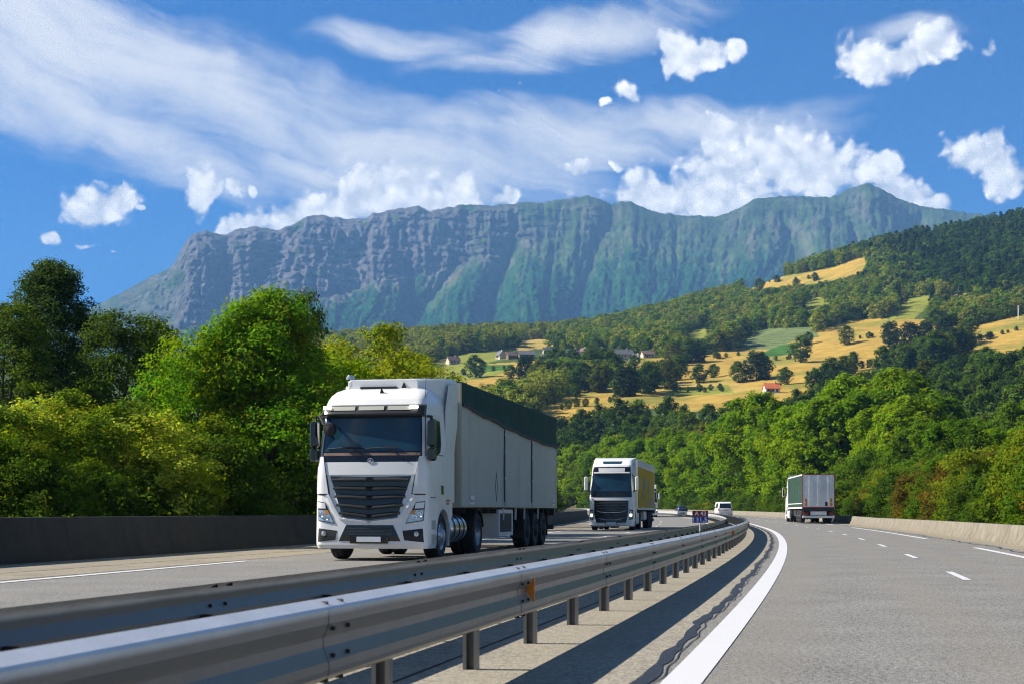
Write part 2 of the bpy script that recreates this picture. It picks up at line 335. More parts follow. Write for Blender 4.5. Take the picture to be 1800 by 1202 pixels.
def sstep(a, b, x):
    t = np.clip((x - a) / (b - a), 0, 1); return t * t * (3 - 2 * t)
def mesh_np(name, V, F, mat, cols=None, smooth=False, attrs=None, cname='leaf_colour'):
    V = np.asarray(V, np.float32); F = np.asarray(F, np.int32); k = F.shape[1]
    me = bpy.data.meshes.new(name)
    me.vertices.add(len(V)); me.vertices.foreach_set('co', V.ravel())
    me.loops.add(F.size); me.loops.foreach_set('vertex_index', F.ravel())
    me.polygons.add(len(F)); me.polygons.foreach_set('loop_start', np.arange(0, F.size, k, dtype=np.int32))
    if smooth: me.polygons.foreach_set('use_smooth', np.ones(len(F), bool))
    me.update(calc_edges=True)
    if cols is not None:
        a = me.attributes.new(cname, 'FLOAT_COLOR', 'POINT')
        c4 = np.ones((len(V), 4), np.float32); c4[:, :3] = cols; a.data.foreach_set('color', c4.ravel())
    for an, av in (attrs or {}).items():
        a = me.attributes.new(an, 'FLOAT', 'POINT'); a.data.foreach_set('value', np.asarray(av, np.float32).ravel())
    if mat: me.materials.append(MAT[mat] if isinstance(mat, str) else mat)
    me.validate()
    return me
def link(name, me, parent=None):
    o = bpy.data.objects.new(name, me); COL.objects.link(o)
    if parent: o.parent = parent
    return o
def tag(o, label=None, cat=None, group=None, kind=None):
    if label: o['label'] = label
    if cat: o['category'] = cat
    if group: o['group'] = group
    if kind: o['kind'] = kind
    return o
def empty(name, loc=(0, 0, 0), rz=0.0):
    o = bpy.data.objects.new(name, None); COL.objects.link(o); o.location = loc; o.rotation_euler = (0, 0, rz)
    o.empty_display_size = .3
    return o
def copy_tree(o, parent=None):
    c = o.copy(); COL.objects.link(c)
    if parent: c.parent = parent
    for ch in list(o.children): copy_tree(ch, c)
    return c
def grid_faces(nr, nc):
    i = np.arange((nr - 1) * (nc - 1)); r, c = i // (nc - 1), i % (nc - 1); a = r * nc + c
    return np.stack([a, a + 1, a + nc + 1, a + nc], 1)

class MB:
    """collects shapes into ONE mesh"""
    def __init__(s): s.v, s.f, s.m = [], [], []
    def add(s, vs, fs, mi=0):
        b = len(s.v); s.v += [tuple(map(float, v)) for v in vs]
        s.f += [tuple(b + i for i in f) for f in fs]; s.m += [mi] * len(fs)
    def box(s, x0, x1, y0, y1, z0, z1, mi=0, bev=0.0):
        if bev:
            b = bev; pl = [(x0 + b, y0), (x1 - b, y0), (x1, y0 + b), (x1, y1 - b), (x1 - b, y1), (x0 + b, y1), (x0, y1 - b), (x0, y0 + b)]
            def ins(p, d): cx, cy_ = (x0 + x1) / 2, (y0 + y1) / 2; return (p[0] + (d if p[0] < cx else -d), p[1] + (d if p[1] < cy_ else -d))
            s.loft([[ins(p, b) + (z0,) for p in pl], [p + (z0 + b,) for p in pl], [p + (z1 - b,) for p in pl], [ins(p, b) + (z1,) for p in pl]], mi=mi); return
        vs = [(x, y, z) for z in (z0, z1) for y in (y0, y1) for x in (x0, x1)]
        s.add(vs, [(0, 2, 3, 1), (4, 5, 7, 6), (0, 1, 5, 4), (2, 6, 7, 3), (0, 4, 6, 2), (1, 3, 7, 5)], mi)
    def loft(s, rings, closed=True, caps=True, mi=0):
        n = len(rings[0]); vs = [p for r in rings for p in r]; fs = []
        for i in range(len(rings) - 1):
            for j in range(n if closed else n - 1):
                k = (j + 1) % n; fs.append((i * n + j, i * n + k, (i + 1) * n + k, (i + 1) * n + j))
        if caps and closed: fs += [tuple(range(n - 1, -1, -1)), tuple((len(rings) - 1) * n + j for j in range(n))]
        s.add(vs, fs, mi)
    def prism(s, poly, axis, a, b, mi=0):
        """poly in the two other axes, extruded from a to b along axis"""
        def mk(p, t): return {'x': (t, p[0], p[1]), 'y': (p[0], t, p[1]), 'z': (p[0], p[1], t)}[axis]
        s.loft([[mk(p, a) for p in poly], [mk(p, b) for p in poly]], mi=mi)
    def tube(s, pts, rad, n=8, mi=0):
        pts = [Vector(p) for p in pts]; rad = rad if hasattr(rad, '__len__') else [rad] * len(pts); rings = []
        up = Vector((0, 0, 1))
        for i, p in enumerate(pts):
            d = (pts[min(i + 1, len(pts) - 1)] - pts[max(i - 1, 0)]).normalized()
            a = d.cross(up if abs(d.z) < .95 else Vector((1, 0, 0))).normalized(); b = d.cross(a)
            rings.append([p + (a * math.cos(2 * math.pi * k / n) + b * math.sin(2 * math.pi * k / n)) * rad[i] for k in range(n)])
        s.loft(rings, mi=mi)
    def lathe(s, prof, cx, cy_, cz, n=28, mi=0, axis='x'):
        """prof: list of (radius, along); axis through the centre"""
        rings = []
        for r, t in prof:
            ring = []
            for k in range(n):
                a = 2 * math.pi * k / n; c, q = r * math.cos(a), r * math.sin(a)
                ring.append({'x': (cx + t, cy_ + c, cz + q), 'y': (cx + c, cy_ + t, cz + q), 'z': (cx + c, cy_ + q, cz + t)}[axis])
            rings.append(ring)
        s.loft(rings, caps=False, mi=mi)
    def build(s, name, mats, parent=None, smooth=0.0):
        me = bpy.data.meshes.new(name); me.from_pydata(s.v, [], s.f); me.validate()
        for m in ([mats] if isinstance(mats, str) else mats): me.materials.append(MAT[m])
        if len(me.polygons) == len(s.m): me.polygons.foreach_set('material_index', s.m)
        import bmesh
        bm = bmesh.new(); bm.from_mesh(me); bmesh.ops.remove_doubles(bm, verts=bm.verts, dist=1e-5); bmesh.ops.recalc_face_normals(bm, faces=bm.faces)
        if smooth:
            for f in bm.faces: f.smooth = True
            for e in bm.edges:
                if len(e.link_faces) == 2 and e.calc_face_angle(0) > R_(smooth): e.smooth = False
        bm.to_mesh(me); bm.free(); me.update()
        return link(name, me, parent)

# ---------------------------------------------------------------- the road's line: a left-hand curve
RC, TH0, X0 = 1000.0, R_(13.3), -0.98
def P(s, t):
    cx = X0 - RC * math.cos(TH0); cyy = RC * math.sin(TH0); a = TH0 - np.asarray(s) / RC
    return cx + (RC + t) * np.cos(a), cyy - (RC + t) * np.sin(a)
def st(X, Y):
    cx = X0 - RC * math.cos(TH0); cyy = RC * math.sin(TH0)
    return (TH0 - np.arctan2(-(Y - cyy), X - cx)) * RC, np.hypot(X - cx, Y - cyy) - RC
def rise(s): return 0.0042 * np.maximum(0, np.asarray(s, float) - 100) * 1.0
def at(s, t, z=0.0):
    x, y = P(s, t); return float(x), float(y), float(rise(s)) + z
def heading(s): return TH0 - s / RC
def svals(s0, s1):
    out = [s0]
    while out[-1] < s1: out.append(min(s1, out[-1] + (1.0 if abs(out[-1]) < 60 else 2.5)))
    return np.array(out)
def strip(name, t0, t1, s0, s1, z, mat, label_kind='structure', nt=2, wob=0.0):
    s = svals(s0, s1); tt = np.linspace(0, 1, nt); V, T, SS = [], [], []
    for q in s:
        a = t0(q) if callable(t0) else t0; b = t1(q) if callable(t1) else t1
        for w in tt:
            t = a + (b - a) * w; x, y = P(q, t); V.append((x, y, rise(q) + z)); T.append(t); SS.append(q)
    me = mesh_np(name, V, grid_faces(len(s), nt)[:, ::-1], mat, attrs={'road_t': T, 'road_s': SS})
    return tag(link(name, me), kind=label_kind)
def sweep(name, prof, t, s0, s1, mat, flip=False, parent=None):
    """closed profile [(dt, z)] swept along the road"""
    s = svals(s0, s1); n = len(prof); V, SS = [], []
    for q in s:
        for dt, z in prof:
            x, y = P(q, (t(q) if callable(t) else t) + dt); V.append((x, y, float(rise(q)) + z)); SS.append(q)
    F = []
    for i in range(len(s) - 1):
        for j in range(n):
            k = (j + 1) % n; F.append((i * n + j, i * n + k, (i + 1) * n + k, (i + 1) * n + j))
    me = mesh_np(name, V, F, mat, attrs={'road_s': SS})
    return link(name, me, parent)

S_END = 470
def t_edge(s): return 5.45 + .007 * max(0, s - 60)        # right edge line
def t_wall(s): return 7.45 + .010 * max(0, s - 60)        # right barrier
strip('road', -2.9, lambda s: t_wall(s) + .25, -40, S_END, 0.0, 'asphalt', nt=12)
strip('road', -11.6, -2.9, -40, S_END, -0.002, 'asphalt', nt=10)
def wob_e(s): return -.27 - .10 * min(1, max(0, (s - 8) / 20)) + .02 * math.sin(s * .9) * math.sin(s * .37 + 1)
strip('median_strip', -3.05, wob_e, -40, S_END, .003, 'median', nt=6)
strip('hard_shoulder', -15.3, -11.35, -40, S_END, .003, 'shoulder', nt=5)
strip('gravel_verge', lambda s: t_edge(s) + .75 + .12 * math.sin(s * .31) + .05 * math.sin(s * 1.3), lambda s: t_wall(s) + .2, -40, S_END, .004, 'shoulder', nt=4)
def markings():
    def mark(a, b, s0, s1, z=.0058): strip('road_marking', a, b, s0, s1, z, 'line_paint')
    mark(-.12, .125, -40, S_END)
    mark(-3.45, -3.25, -40, S_END)
    for k in range(-1, 9):                                  # long dashes of the outer edge lines
        s0 = 28.5 + 52 * k
        mark(-11.12, -10.92, s0 - 39, s0)
        s1 = 43.5 + 52 * k
        if s1 - 39 < 460:
            for q0, q1 in ((s1 - 42 + 3, s1 - .5),): mark(lambda s: t_edge(s) - .1, lambda s: t_edge(s) + .1, q0, q1)
    k = 0; s0 = 22.9 - 13 * 4
    while s0 < 440:
        mark(2.93, 3.05, s0, s0 + 3.0); mark(-7.21, -7.08, s0 + 4, s0 + 7.0); s0 += 10.4
markings()
# tar seams: the wandering crack beside the white line, the straight joints in the median and on the far shoulder
def seam(name, f, w, s0, s1, z, mat):
    s = np.arange(s0, s1, .16); V = []
    for i, q in enumerate(s):
        c = f(q); ww = w * (.55 + .75 * abs(math.sin(q * 1.9 + .4 * math.sin(q * 5.1)))) if w > .02 else w
        for d in (-ww, ww): x, y = P(q, c + d); V.append((x, y, float(rise(q)) + z))
    tag(link(name, mesh_np(name, V, grid_faces(len(s), 2)[:, ::-1], mat)), kind='structure')
def crackf(q): return -.26 - .10 * min(1, max(0, (q - 8) / 20)) + .022 * math.sin(q * .8) + .014 * math.sin(q * 2.1 + 1) + .009 * math.sin(q * 6.3)
seam('tar_seam', crackf, .042, -5, 110, .0055, 'tar')
seam('tar_seam', lambda q: crackf(q) + .075 + .008 * math.sin(q * 4.9), .005, -5, 110, .0055, 'tar')
seam('tar_seam', lambda q: -1.72, .014, -10, 140, .0055, 'groove')
seam('tar_seam', lambda q: -12.6 + .12 * math.sin(q * .21) + .1 * math.sin(q * .7) * math.sin(q * .23), .02, 10, 90, .0055, 'tar')
seam('tar_seam', lambda q: t_edge(q) + .62 + .09 * math.sin(q * .6) + .05 * math.sin(q * 2.2), .03, 20, 130, .0055, 'tar')

# concrete barriers
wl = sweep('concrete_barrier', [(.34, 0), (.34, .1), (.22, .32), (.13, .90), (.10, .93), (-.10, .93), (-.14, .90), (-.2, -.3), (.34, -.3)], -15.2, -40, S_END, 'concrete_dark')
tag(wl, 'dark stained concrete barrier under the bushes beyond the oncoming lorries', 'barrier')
wr = sweep('concrete_barrier', [(.2, -.3), (.14, .58), (.10, .61), (-.09, .61), (-.13, .58), (-.20, .25), (-.30, .08), (-.30, -.3)], t_wall, -40, S_END, 'concrete_pale')
tag(wr, 'low pale sunlit concrete barrier along the outside of the right-hand carriageway', 'barrier')

# guard rails
def w_profile(sgn, thick=.004):
    pts = [(0, .380), (.010, .380), (.080, .350), (.090, .338), (.092, .318), (.089, .275), (.070, .226), (.064, .212), (.064, .168), (.070, .154), (.089, .105), (.092, .068), (.090, .044), (.080, .030), (.010, 0), (0, 0)]
    back = [(d - thick, z) for d, z in reversed(pts)]
    return [(sgn * d, z) for d, z in pts + back]
def guard_rail(t, sgn, label, refl):
    root = tag(empty('guard_rail', at(0, t)), label, 'guard rail', 'guard rails of the central reservation')
    ox = Vector(root.location)
    beam_prof = [(d, z + .272) for d, z in w_profile(sgn)]
    if sgn < 0: beam_prof = beam_prof[::-1]
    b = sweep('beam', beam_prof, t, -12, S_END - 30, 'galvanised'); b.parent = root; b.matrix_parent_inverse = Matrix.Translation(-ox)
    for f in b.data.polygons: f.use_smooth = False
    ptop = .60 if sgn > 0 else .42
    mb = MB(); mb.loft([[(sgn * 0 + d + sgn * .0022, ds, z + .272) for d, z in w_profile(sgn, .003)] for ds in (-.16, .16)])   # lap plate with its bolts
    for ds in (-.10, .10):
        for dd, zz in ((.045, .362), (.080, .250), (.080, .128), (.045, .012)): mb.lathe([(.0, sgn * .016), (.011, sgn * .014), (.011, -sgn * .02)], sgn * (dd + .004), ds, zz + .272, 6, mi=1, axis='x')
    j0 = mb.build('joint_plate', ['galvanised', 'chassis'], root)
    q = -9.6 + (1.3 if sgn < 0 else .0); k = 0
    while q < 130:
        j = j0 if k == 0 else j0.copy()
        if k: COL.objects.link(j)
        j.parent = root; j.location = Vector(at(q, t)) - ox; j.rotation_euler = (0, 0, -heading(q)); q += 4.0; k += 1
    # posts: C-section steel, with the bolt that holds the beam
    cs = [(-.05, -.03), (.05, -.03), (.05, .03), (.025, .03), (.025, .026), (.046, .026), (.046, -.026), (-.046, -.026), (-.046, .026), (-.025, .026), (-.025, .03), (-.05, .03)]
    pm = MB(); pm.prism([(x, -y) for x, y in cs], 'z', -.25, ptop)
    pm.box(min(sgn * .05, sgn * .108), max(sgn * .05, sgn * .108), -.016, .016, .44, .485, mi=1)
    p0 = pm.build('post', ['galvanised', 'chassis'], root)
    rest = MB(); n = 0; q = 1.75
    first = True
    while q < S_END - 40:
        tp = t - sgn * .055
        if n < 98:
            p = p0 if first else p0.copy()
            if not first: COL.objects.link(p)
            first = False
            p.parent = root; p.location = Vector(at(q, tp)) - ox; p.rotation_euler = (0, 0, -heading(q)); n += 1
        else:
            h = heading(q)
            x, y, z = at(q, tp)
            pl = [(x + c * math.cos(-h) - d * math.sin(-h), y + c * math.sin(-h) + d * math.cos(-h)) for c, d in cs]
            rest.loft([[a + (z - .25,) for a in pl], [a + (z + ptop,) for a in pl]])
        q += 1.9
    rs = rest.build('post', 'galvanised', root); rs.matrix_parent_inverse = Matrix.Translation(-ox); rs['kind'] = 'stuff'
    for q in refl:                                        # orange trapezoid reflectors across the valley
        m = MB(); h = heading(q)
        pl = [(.012, .085), (.012, .125), (.088, .172), (.088, .022)]
        pl = [(.066, .175), (.066, .205), (.125, .29), (.125, .09)]
        rings = [[at(q + ds, t + sgn * d, z + .272 + .006) for d, z in pl] for ds in (-.006, .006)]
        m.loft(rings)
        r = m.build('reflector', 'reflector_orange', root); r.matrix_parent_inverse = Matrix.Translation(-ox)
    return root
guard_rail(-1.38, 1, 'near galvanised guard rail with orange reflectors, running beside the right-hand lanes', (10.55, 38.5, 66, 94))
guard_rail(-2.42, -1, 'farther galvanised guard rail, backing onto the one with orange reflectors', ())

# kilometre sign between the rails
def text_mesh(name, body, size, mat, parent, loc, width=None):
    cu = bpy.data.curves.new(name, 'FONT'); cu.body = body; cu.size = size; cu.align_x = 'CENTER'; cu.align_y = 'CENTER'; cu.extrude = .0015; cu.offset = .003
    to = bpy.data.objects.new(name, cu); COL.objects.link(to)
    me = bpy.data.meshes.new_from_object(to.evaluated_get(bpy.context.evaluated_depsgraph_get())); bpy.data.objects.remove(to)
    me.materials.clear(); me.materials.append(MAT[mat])
    if width:
        xs = [v.co.x for v in me.vertices]; k = width / (max(xs) - min(xs)); c = (max(xs) + min(xs)) / 2
        for v in me.vertices: v.co.x = (v.co.x - c) * k
    o = link(name, me, parent); o.location = loc; o.rotation_euler = (R_(90), 0, 0)
    return o
def km_sign():
    q, t = 34.0, -1.87
    r = tag(empty('kilometre_sign', at(q, t), -R_(4)), 'small maroon and blue kilometre sign reading A 43 over 131,5 between the guard rails', 'sign')
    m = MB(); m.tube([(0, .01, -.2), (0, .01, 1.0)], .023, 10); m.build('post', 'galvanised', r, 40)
    def plate(z0, z1): b = MB(); b.box(-.185, .185, -.014, -.006, z0, z1); return b
    a = plate(.925, 1.068).build('plate', 'maroon_sign', r); b = plate(.782, .923).build('plate', 'blue_sign', r)
    a['label'] = 'maroon upper plate'; b['label'] = 'blue lower plate'
    text_mesh('lettering', 'A 43', .135, 'sign_white', a, (0, -.0165, .997), .27)
    text_mesh('lettering', '131,5', .135, 'sign_white', b, (0, -.0165, .853), .33)
km_sign()

# ---------------------------------------------------------------- terrain
TU = np.array([0, 700, 900, 1050, 1300, 1550, 1800], float)
TD = np.array([150, 220, 300, 450, 600, 900, 1200, 1500], float)
TV = np.array([[898, 895, 880, 840, 790, 720, 660, 640], [898, 895, 870, 800, 740, 660, 614, 598], [898, 893, 865, 780, 715, 645, 604, 590],
               [898, 890, 860, 770, 705, 638, 597, 575], [898, 890, 850, 755, 690, 618, 560, 516], [898, 885, 835, 735, 665, 585, 495, 424], [898, 880, 800, 690, 632, 552, 446, 384]], float)
def table_v(u, D):
    u = np.clip(u, 0, 1800); D = np.clip(D, 150, 1500)
    iu = np.clip(np.searchsorted(TU, u, side='right') - 1, 0, len(TU) - 2); jd = np.clip(np.searchsorted(TD, D, side='right') - 1, 0, len(TD) - 2)
    fu = (u - TU[iu]) / (TU[iu + 1] - TU[iu]); fd = (D - TD[jd]) / (TD[jd + 1] - TD[jd])
    return (TV[iu, jd] * (1 - fu) + TV[iu + 1, jd] * fu) * (1 - fd) + (TV[iu, jd + 1] * (1 - fu) + TV[iu + 1, jd + 1] * fu) * fd
def terrain_z(X, Y):
    X = np.asarray(X, float); Y = np.asarray(Y, float)
    u = UC + FPX * X / np.maximum(Y, 1); D = Y
    z = CAM_H + np.minimum(D, 1500) * (HOR - table_v(u, D)) / FPX
    z = z * (1 - .8 * sstep(1500, 3000, D)); z = np.where(D < 150, CAM_H * np.clip((D - 20) / 130, 0, 1), z)
    z = z + sstep(250, 600, D) * 4.5 * fbm(X / 130, Y / 130, 5, 4)
    s, t = st(X, Y)
    road = rise(s) - .25
    d = np.maximum(np.maximum(-17.0 - t, t - (8.5 + .010 * np.maximum(0, s - 60))), 0)
    near = sstep(-60, -30, s) * (1 - sstep(450, 560, s))
    w = np.where(near > 0, sstep(0, 60, d), 1.0); w = w * near + (1 - near)
    bank = 1.1 * sstep(0, 6, d) * near + .25 * fbm(X / 3.1, Y / 3.1, 9, 3) * sstep(0, 3, d) * near
    return road * (1 - w) + w * np.maximum(road, z) + bank
def at_uv(u, v):
    """ground point of the hillside that lies behind a spot of the valley view (ray marched against the terrain)"""
    D = np.geomspace(160, 1495, 600); X = (u - UC) / FPX * D
    vv = HOR - (terrain_z(X, D) - CAM_H) / D * FPX
    k = np.argmax(vv <= v) if (vv <= v).any() else len(D) - 1
    return float(X[k]), float(D[k]), float(terrain_z(X[k], D[k]))

OCHRE, STRAW, PALEG, MEADOW, VINE = (.40, .27, .060), (.43, .31, .085), (.13, .17, .065), (.22, .24, .04), (.05, .13, .024)
FIELDS = [
    (OCHRE, [(1085, 642), (1120, 625), (1200, 630), (1290, 612), (1425, 596), (1440, 580), (1488, 566), (1540, 560), (1620, 562), (1700, 577), (1800, 552), (1900, 540), (1900, 640), (1800, 620), (1720, 632), (1640, 645), (1560, 668), (1480, 690), (1400, 700), (1345, 712), (1270, 722), (1180, 722), (1090, 712), (1040, 732), (960, 745), (945, 722), (1010, 682), (1085, 676), (1170, 676), (1185, 668), (1110, 664)]),
    (OCHRE, [(755, 680), (830, 640), (945, 634), (948, 662), (880, 676), (800, 690)]),
    (MEADOW, [(700, 668), (722, 650), (780, 630), (840, 618), (900, 612), (905, 628), (835, 642), (758, 676), (720, 690)]),
    (MEADOW, [(1395, 542), (1440, 522), (1472, 530), (1425, 550)]),
    (MEADOW, [(1190, 592), (1240, 574), (1268, 580), (1222, 600)]),
    (STRAW, [(903, 600), (968, 595), (975, 611), (908, 616)]),
    (OCHRE, [(1300, 505), (1325, 494), (1400, 482), (1470, 470), (1500, 455), (1530, 452), (1510, 482), (1440, 500), (1390, 502), (1335, 514)]),
    (OCHRE, [(1385, 512), (1405, 508), (1405, 518), (1390, 522)]),
    (MEADOW, [(1565, 560), (1590, 528), (1650, 515), (1625, 545), (1605, 562)]),
    (STRAW, [(1650, 524), (1690, 514), (1712, 512), (1704, 520), (1665, 532)]),
    (PALEG, [(1292, 604), (1318, 586), (1345, 578), (1432, 576), (1440, 592), (1390, 600), (1370, 614), (1300, 614)]),
    (VINE, [(1325, 624), (1375, 606), (1412, 601), (1396, 622), (1340, 628)]),
    (VINE, [(1518, 660), (1560, 640), (1655, 630), (1655, 650), (1600, 668), (1530, 672)]),
    (MEADOW, [(758, 662), (838, 638), (905, 642), (868, 662), (780, 676)]),
    (VINE, [(830, 642), (905, 640), (902, 648), (838, 655)]),
    (STRAW, [(1105, 680), (1260, 668), (1340, 680), (1270, 694), (1120, 690)]),
    (MEADOW, [(1170, 680), (1280, 676), (1290, 690), (1180, 696)]),
]
def inside(u, v, poly):
    p = np.array(poly, float); c = np.zeros(np.shape(u), bool); j = len(p) - 1
    for i in range(len(p)):
        yi, yj = p[i, 1], p[j, 1]
        hit = ((yi > v) != (yj > v)) & (u < (p[j, 0] - p[i, 0]) * (v - yi) / (yj - yi + 1e-9) + p[i, 0]); c ^= hit; j = i
    return c
def in_field(u, v):
    c = np.zeros(np.shape(u), bool)
    for _, p in FIELDS: c |= inside(u, v, p)
    return c
def build_terrain():
    D = np.concatenate([np.geomspace(2.5, 150, 90), np.linspace(152, 480, 130)[0:], np.linspace(482.5, 1000, 270), np.linspace(1003, 1540, 180), np.geomspace(1550, 4300, 40)])
    u = np.concatenate([np.linspace(-3200, -420, 70), np.arange(-400, 680, 9.0), np.arange(680, 1860, 2.4), np.linspace(1870, 4600, 90)])
    DD, UU = np.meshgrid(D, u, indexing='ij'); X = (UU - UC) / FPX * DD; Z = terrain_z(X, DD)
    V = HOR - (Z - CAM_H) / DD * FPX
    wu = 3.5 * fbm(X / 14, DD / 14, 3, 3); wv = 1.6 * fbm(X / 14, DD / 14, 4, 3)
    n1 = fbm(X / 22, DD / 22, 21, 5)[..., None]; n2 = fbm(X / 5, DD / 5, 22, 4)[..., None]
    C = np.empty(X.shape + (3,)); C[:] = (.06, .095, .025); C *= 1 + .35 * n1
    s, t = st(X, DD); bank = ((t > 7) & (t < 40) & (s < 470) & (s > -60)) | ((t < -15) & (t > -50) & (s < 470))
    C[bank] = np.array((.085, .085, .030)) * (1 + .5 * n2[bank])
    for col, poly in FIELDS:
        m = inside(UU + wu, V + wv, poly)
        cc = np.array(col) * (1 + .16 * n1 + .10 * n2); gpat = sstep(.08, .5, fbm(X / 45, DD / 30, 24, 4) + .25 * n2[..., 0])[..., None] * (.75 if col in (OCHRE, STRAW) else 0); cc = cc * (1 - gpat) + np.array((.20, .215, .042)) * (1 + .2 * n2) * gpat
        # mowing tracks that follow the contour
        cc = cc * (1 + .055 * np.sin(Z * 2.2 + 3 * n1[..., 0]))[..., None]
        if col is VINE or col is PALEG: cc = cc * (1 + .20 * np.sign(np.sin((X * .8 + DD * .6) * 1.15)))[..., None]
        C[m] = np.clip(cc, .01, .8)[m]
    me = mesh_np('hillside', np.stack([X, DD, Z], -1).reshape(-1, 3), grid_faces(len(D), len(u))[:, ::-1], None, C.reshape(-1, 3), True, cname='land_colour')
    m, nt, p, out = new_mat('land'); a = nd(nt, 'ShaderNodeAttribute', attribute_name='land_colour'); tc = nd(nt, 'ShaderNodeTexCoord')
    n = nd(nt, 'ShaderNodeTexNoise', i_Scale=.35, i_Detail=9.0, i_Roughness=.7); lk(nt, tc.outputs['Object'], n.inputs['Vector'])
    lk(nt, mixc(nt, 1.0, a.outputs['Color'], mixc(nt, n.outputs[0], (.62, .62, .62), (1.32, 1.3, 1.25)), 'MULTIPLY'), p.inputs['Base Color'])
    p.inputs['Roughness'].default_value = 1; p.inputs['Specular IOR Level'].default_value = .1
    b = nd(nt, 'ShaderNodeBump', i_Strength=.6, i_Distance=.4); lk(nt, n.outputs[0], b.inputs['Height']); lk(nt, b.outputs[0], p.inputs['Normal'])
    me.materials.append(m); MAT['land'] = m
    tag(link('hillside', me), kind='structure')
    g = MB(); g.add([(-16000, -4000, -1.2), (16000, -4000, -1.2), (16000, 12000, -1.2), (-16000, 12000, -1.2)], [(0, 1, 2, 3)])
    simple('plain', (.05, .075, .025), .95, 0, .4, .01); tag(g.build('ground', 'plain'), kind='structure')
build_terrain()

# ---------------------------------------------------------------- mountain
RIDGE = np.array([(-900, 760), (-300, 690), (0, 610), (100, 566), (150, 548), (180, 531), (215, 514), (260, 490), (300, 470), (312, 452), (320, 436), (335, 413), (360, 405), (375, 408), (398, 412), (415, 404), (450, 399), (490, 405), (512, 397), (540, 380), (570, 378), (600, 384), (640, 385), (655, 375), (700, 368), (735, 361), (755, 372), (780, 366), (830, 358), (860, 362), (900, 358), (960, 355), (1000, 350), (1035, 343), (1055, 350), (1075, 360), (1090, 354), (1110, 355), (1140, 368), (1170, 376), (1210, 379), (1260, 381), (1300, 366), (1325, 350), (1360, 347), (1400, 345), (1440, 348), (1470, 345), (1490, 333), (1525, 322), (1545, 330), (1570, 345), (1600, 358), (1650, 368), (1700, 374), (1800, 386), (1900, 400), (2200, 450), (2900, 560)], float)
def build_mountain():
    u = np.concatenate([np.linspace(-900, -20, 80), np.arange(-10, 1760, 2.3), np.linspace(1765, 2900, 110)])
    q = np.concatenate([np.linspace(0, 1, 330), 1 + np.linspace(.01, .5, 24)])
    UU, QQ = np.meshgrid(u, q)
    sky = np.interp(UU, RIDGE[:, 0], RIDGE[:, 1]) + 2.2 * fbm(UU / 14, UU * 0 + .5, 8, 4)
    qc = np.clip(QQ, 0, 1)
    # how rocky the upper face is, along the range
    rocky = np.interp(UU, [150, 300, 340, 560, 750, 880, 960, 1040, 1250, 1310, 1420, 1470, 1540, 1620], [.1, .7, 1, 1, .95, .7, .42, .25, .05, .35, .35, .3, .45, .1])
    foot = np.interp(UU, [150, 320, 450, 560, 640, 760, 900, 1000, 1300, 1500], [.36, .42, .46, .55, .66, .70, .80, .84, .86, .84])      # where the rock face stands on the green slope
    x = np.clip((qc - foot) / (1 - foot), 0, 1); lowp = qc * .92
    cliff = foot * .92 + (1 - foot * .92) * np.interp(x, [0, .12, .34, .44, .70, .78, 1], [0, .04, .40, .46, .84, .88, 1])
    prof = np.where(qc < foot, lowp, cliff) * rocky + (qc * .95 + .05 * qc ** 3) * (1 - rocky)
    base = 700.0
    # spurs and gullies running down the slope
    lean = np.interp(UU, [150, 330, 550, 720, 1000, 1250, 1500], [-40, -20, 45, 85, 40, 75, 20]) * (1 - qc) ** 1.2 + 26 * fbm(UU / 260, QQ * 1.1, 40, 2) + 6 * fbm(UU / 50, QQ * 4, 41, 3)
    def bil(x, y, seed, oct=1):
        s = 0; a = 1
        for i in range(oct): s = s + a * (np.abs(noise2(x, y, seed + i * 7)) ** .72 * 1.75 - .6); x = x * 2.1; y = y * 2.0; a *= .5
        return s
    big = bil((UU + lean) / 135, QQ * .8 + .2, 52, 1); mid = bil((UU + lean * 1.15) / 58, QQ * 1.3, 55, 3); fine = bil((UU + lean) / 19, QQ * 3.0, 58, 3)
    crag = fbm(UU / 13, QQ * 13, 60, 5); wob = 14 * fbm(UU / 40, QQ * 7, 64, 3); butt = ridged((UU + wob) / 48, QQ * 5.5 + .02 * wob, 63, 5) - .8 + .5 * bil((UU + wob) / 62, QQ * 1.6, 65, 2)
    lay = prof * (base - sky)
    strata = np.sin(lay * .42 + 4 * fbm(UU / 150, QQ * 2, 66, 3)) + .7 * np.sin(lay * 1.13 + 2 + 3 * fbm(UU / 70, QQ * 3, 67, 2))
    env = np.clip(np.sin(np.pi * np.clip(qc * .94 + .06, 0, 1) ** .9), 0, 1) ** .6; fade = sstep(1.0, .94, qc)
    topm = rocky * sstep(-.05, .06, qc - foot + .035 * fbm(UU / 50, QQ * 3, 70, 3))
    low = 1 - topm
    V = base + (sky - base) * prof
    V = V - (13 * big + 3.6 * mid * (.5 + .5 * low) + 1.3 * fine + (2.6 * crag + 3.2 * butt) * topm * .8 + 1.0 * crag) * env * (.2 + .8 * fade)
    V = V - .65 * strata * topm * fade * (1 + fbm(UU / 80, QQ * 6, 68, 3))
    rough = fbm(UU / 8, QQ * 34, 74, 4); V = V - 1.3 * rough * env * fade
    V = np.where(QQ > 1, sky + (QQ - 1) * 900 + 12 * fbm(UU / 40, QQ * 8, 71, 3) * sstep(1, 1.1, QQ), V)
    D = 4300 + 2300 * QQ - (250 * big + 42 * mid + 12 * fine) * env * (.3 + .7 * fade) - (46 * butt + 24 * crag) * topm * fade - 12 * strata * topm * fade * (1 + fbm(UU / 80, QQ * 6, 68, 3))
    D = D - 17 * rough * env * fade
    X = (UU - UC) / FPX * D; Z = CAM_H + (HOR - V) / FPX * D
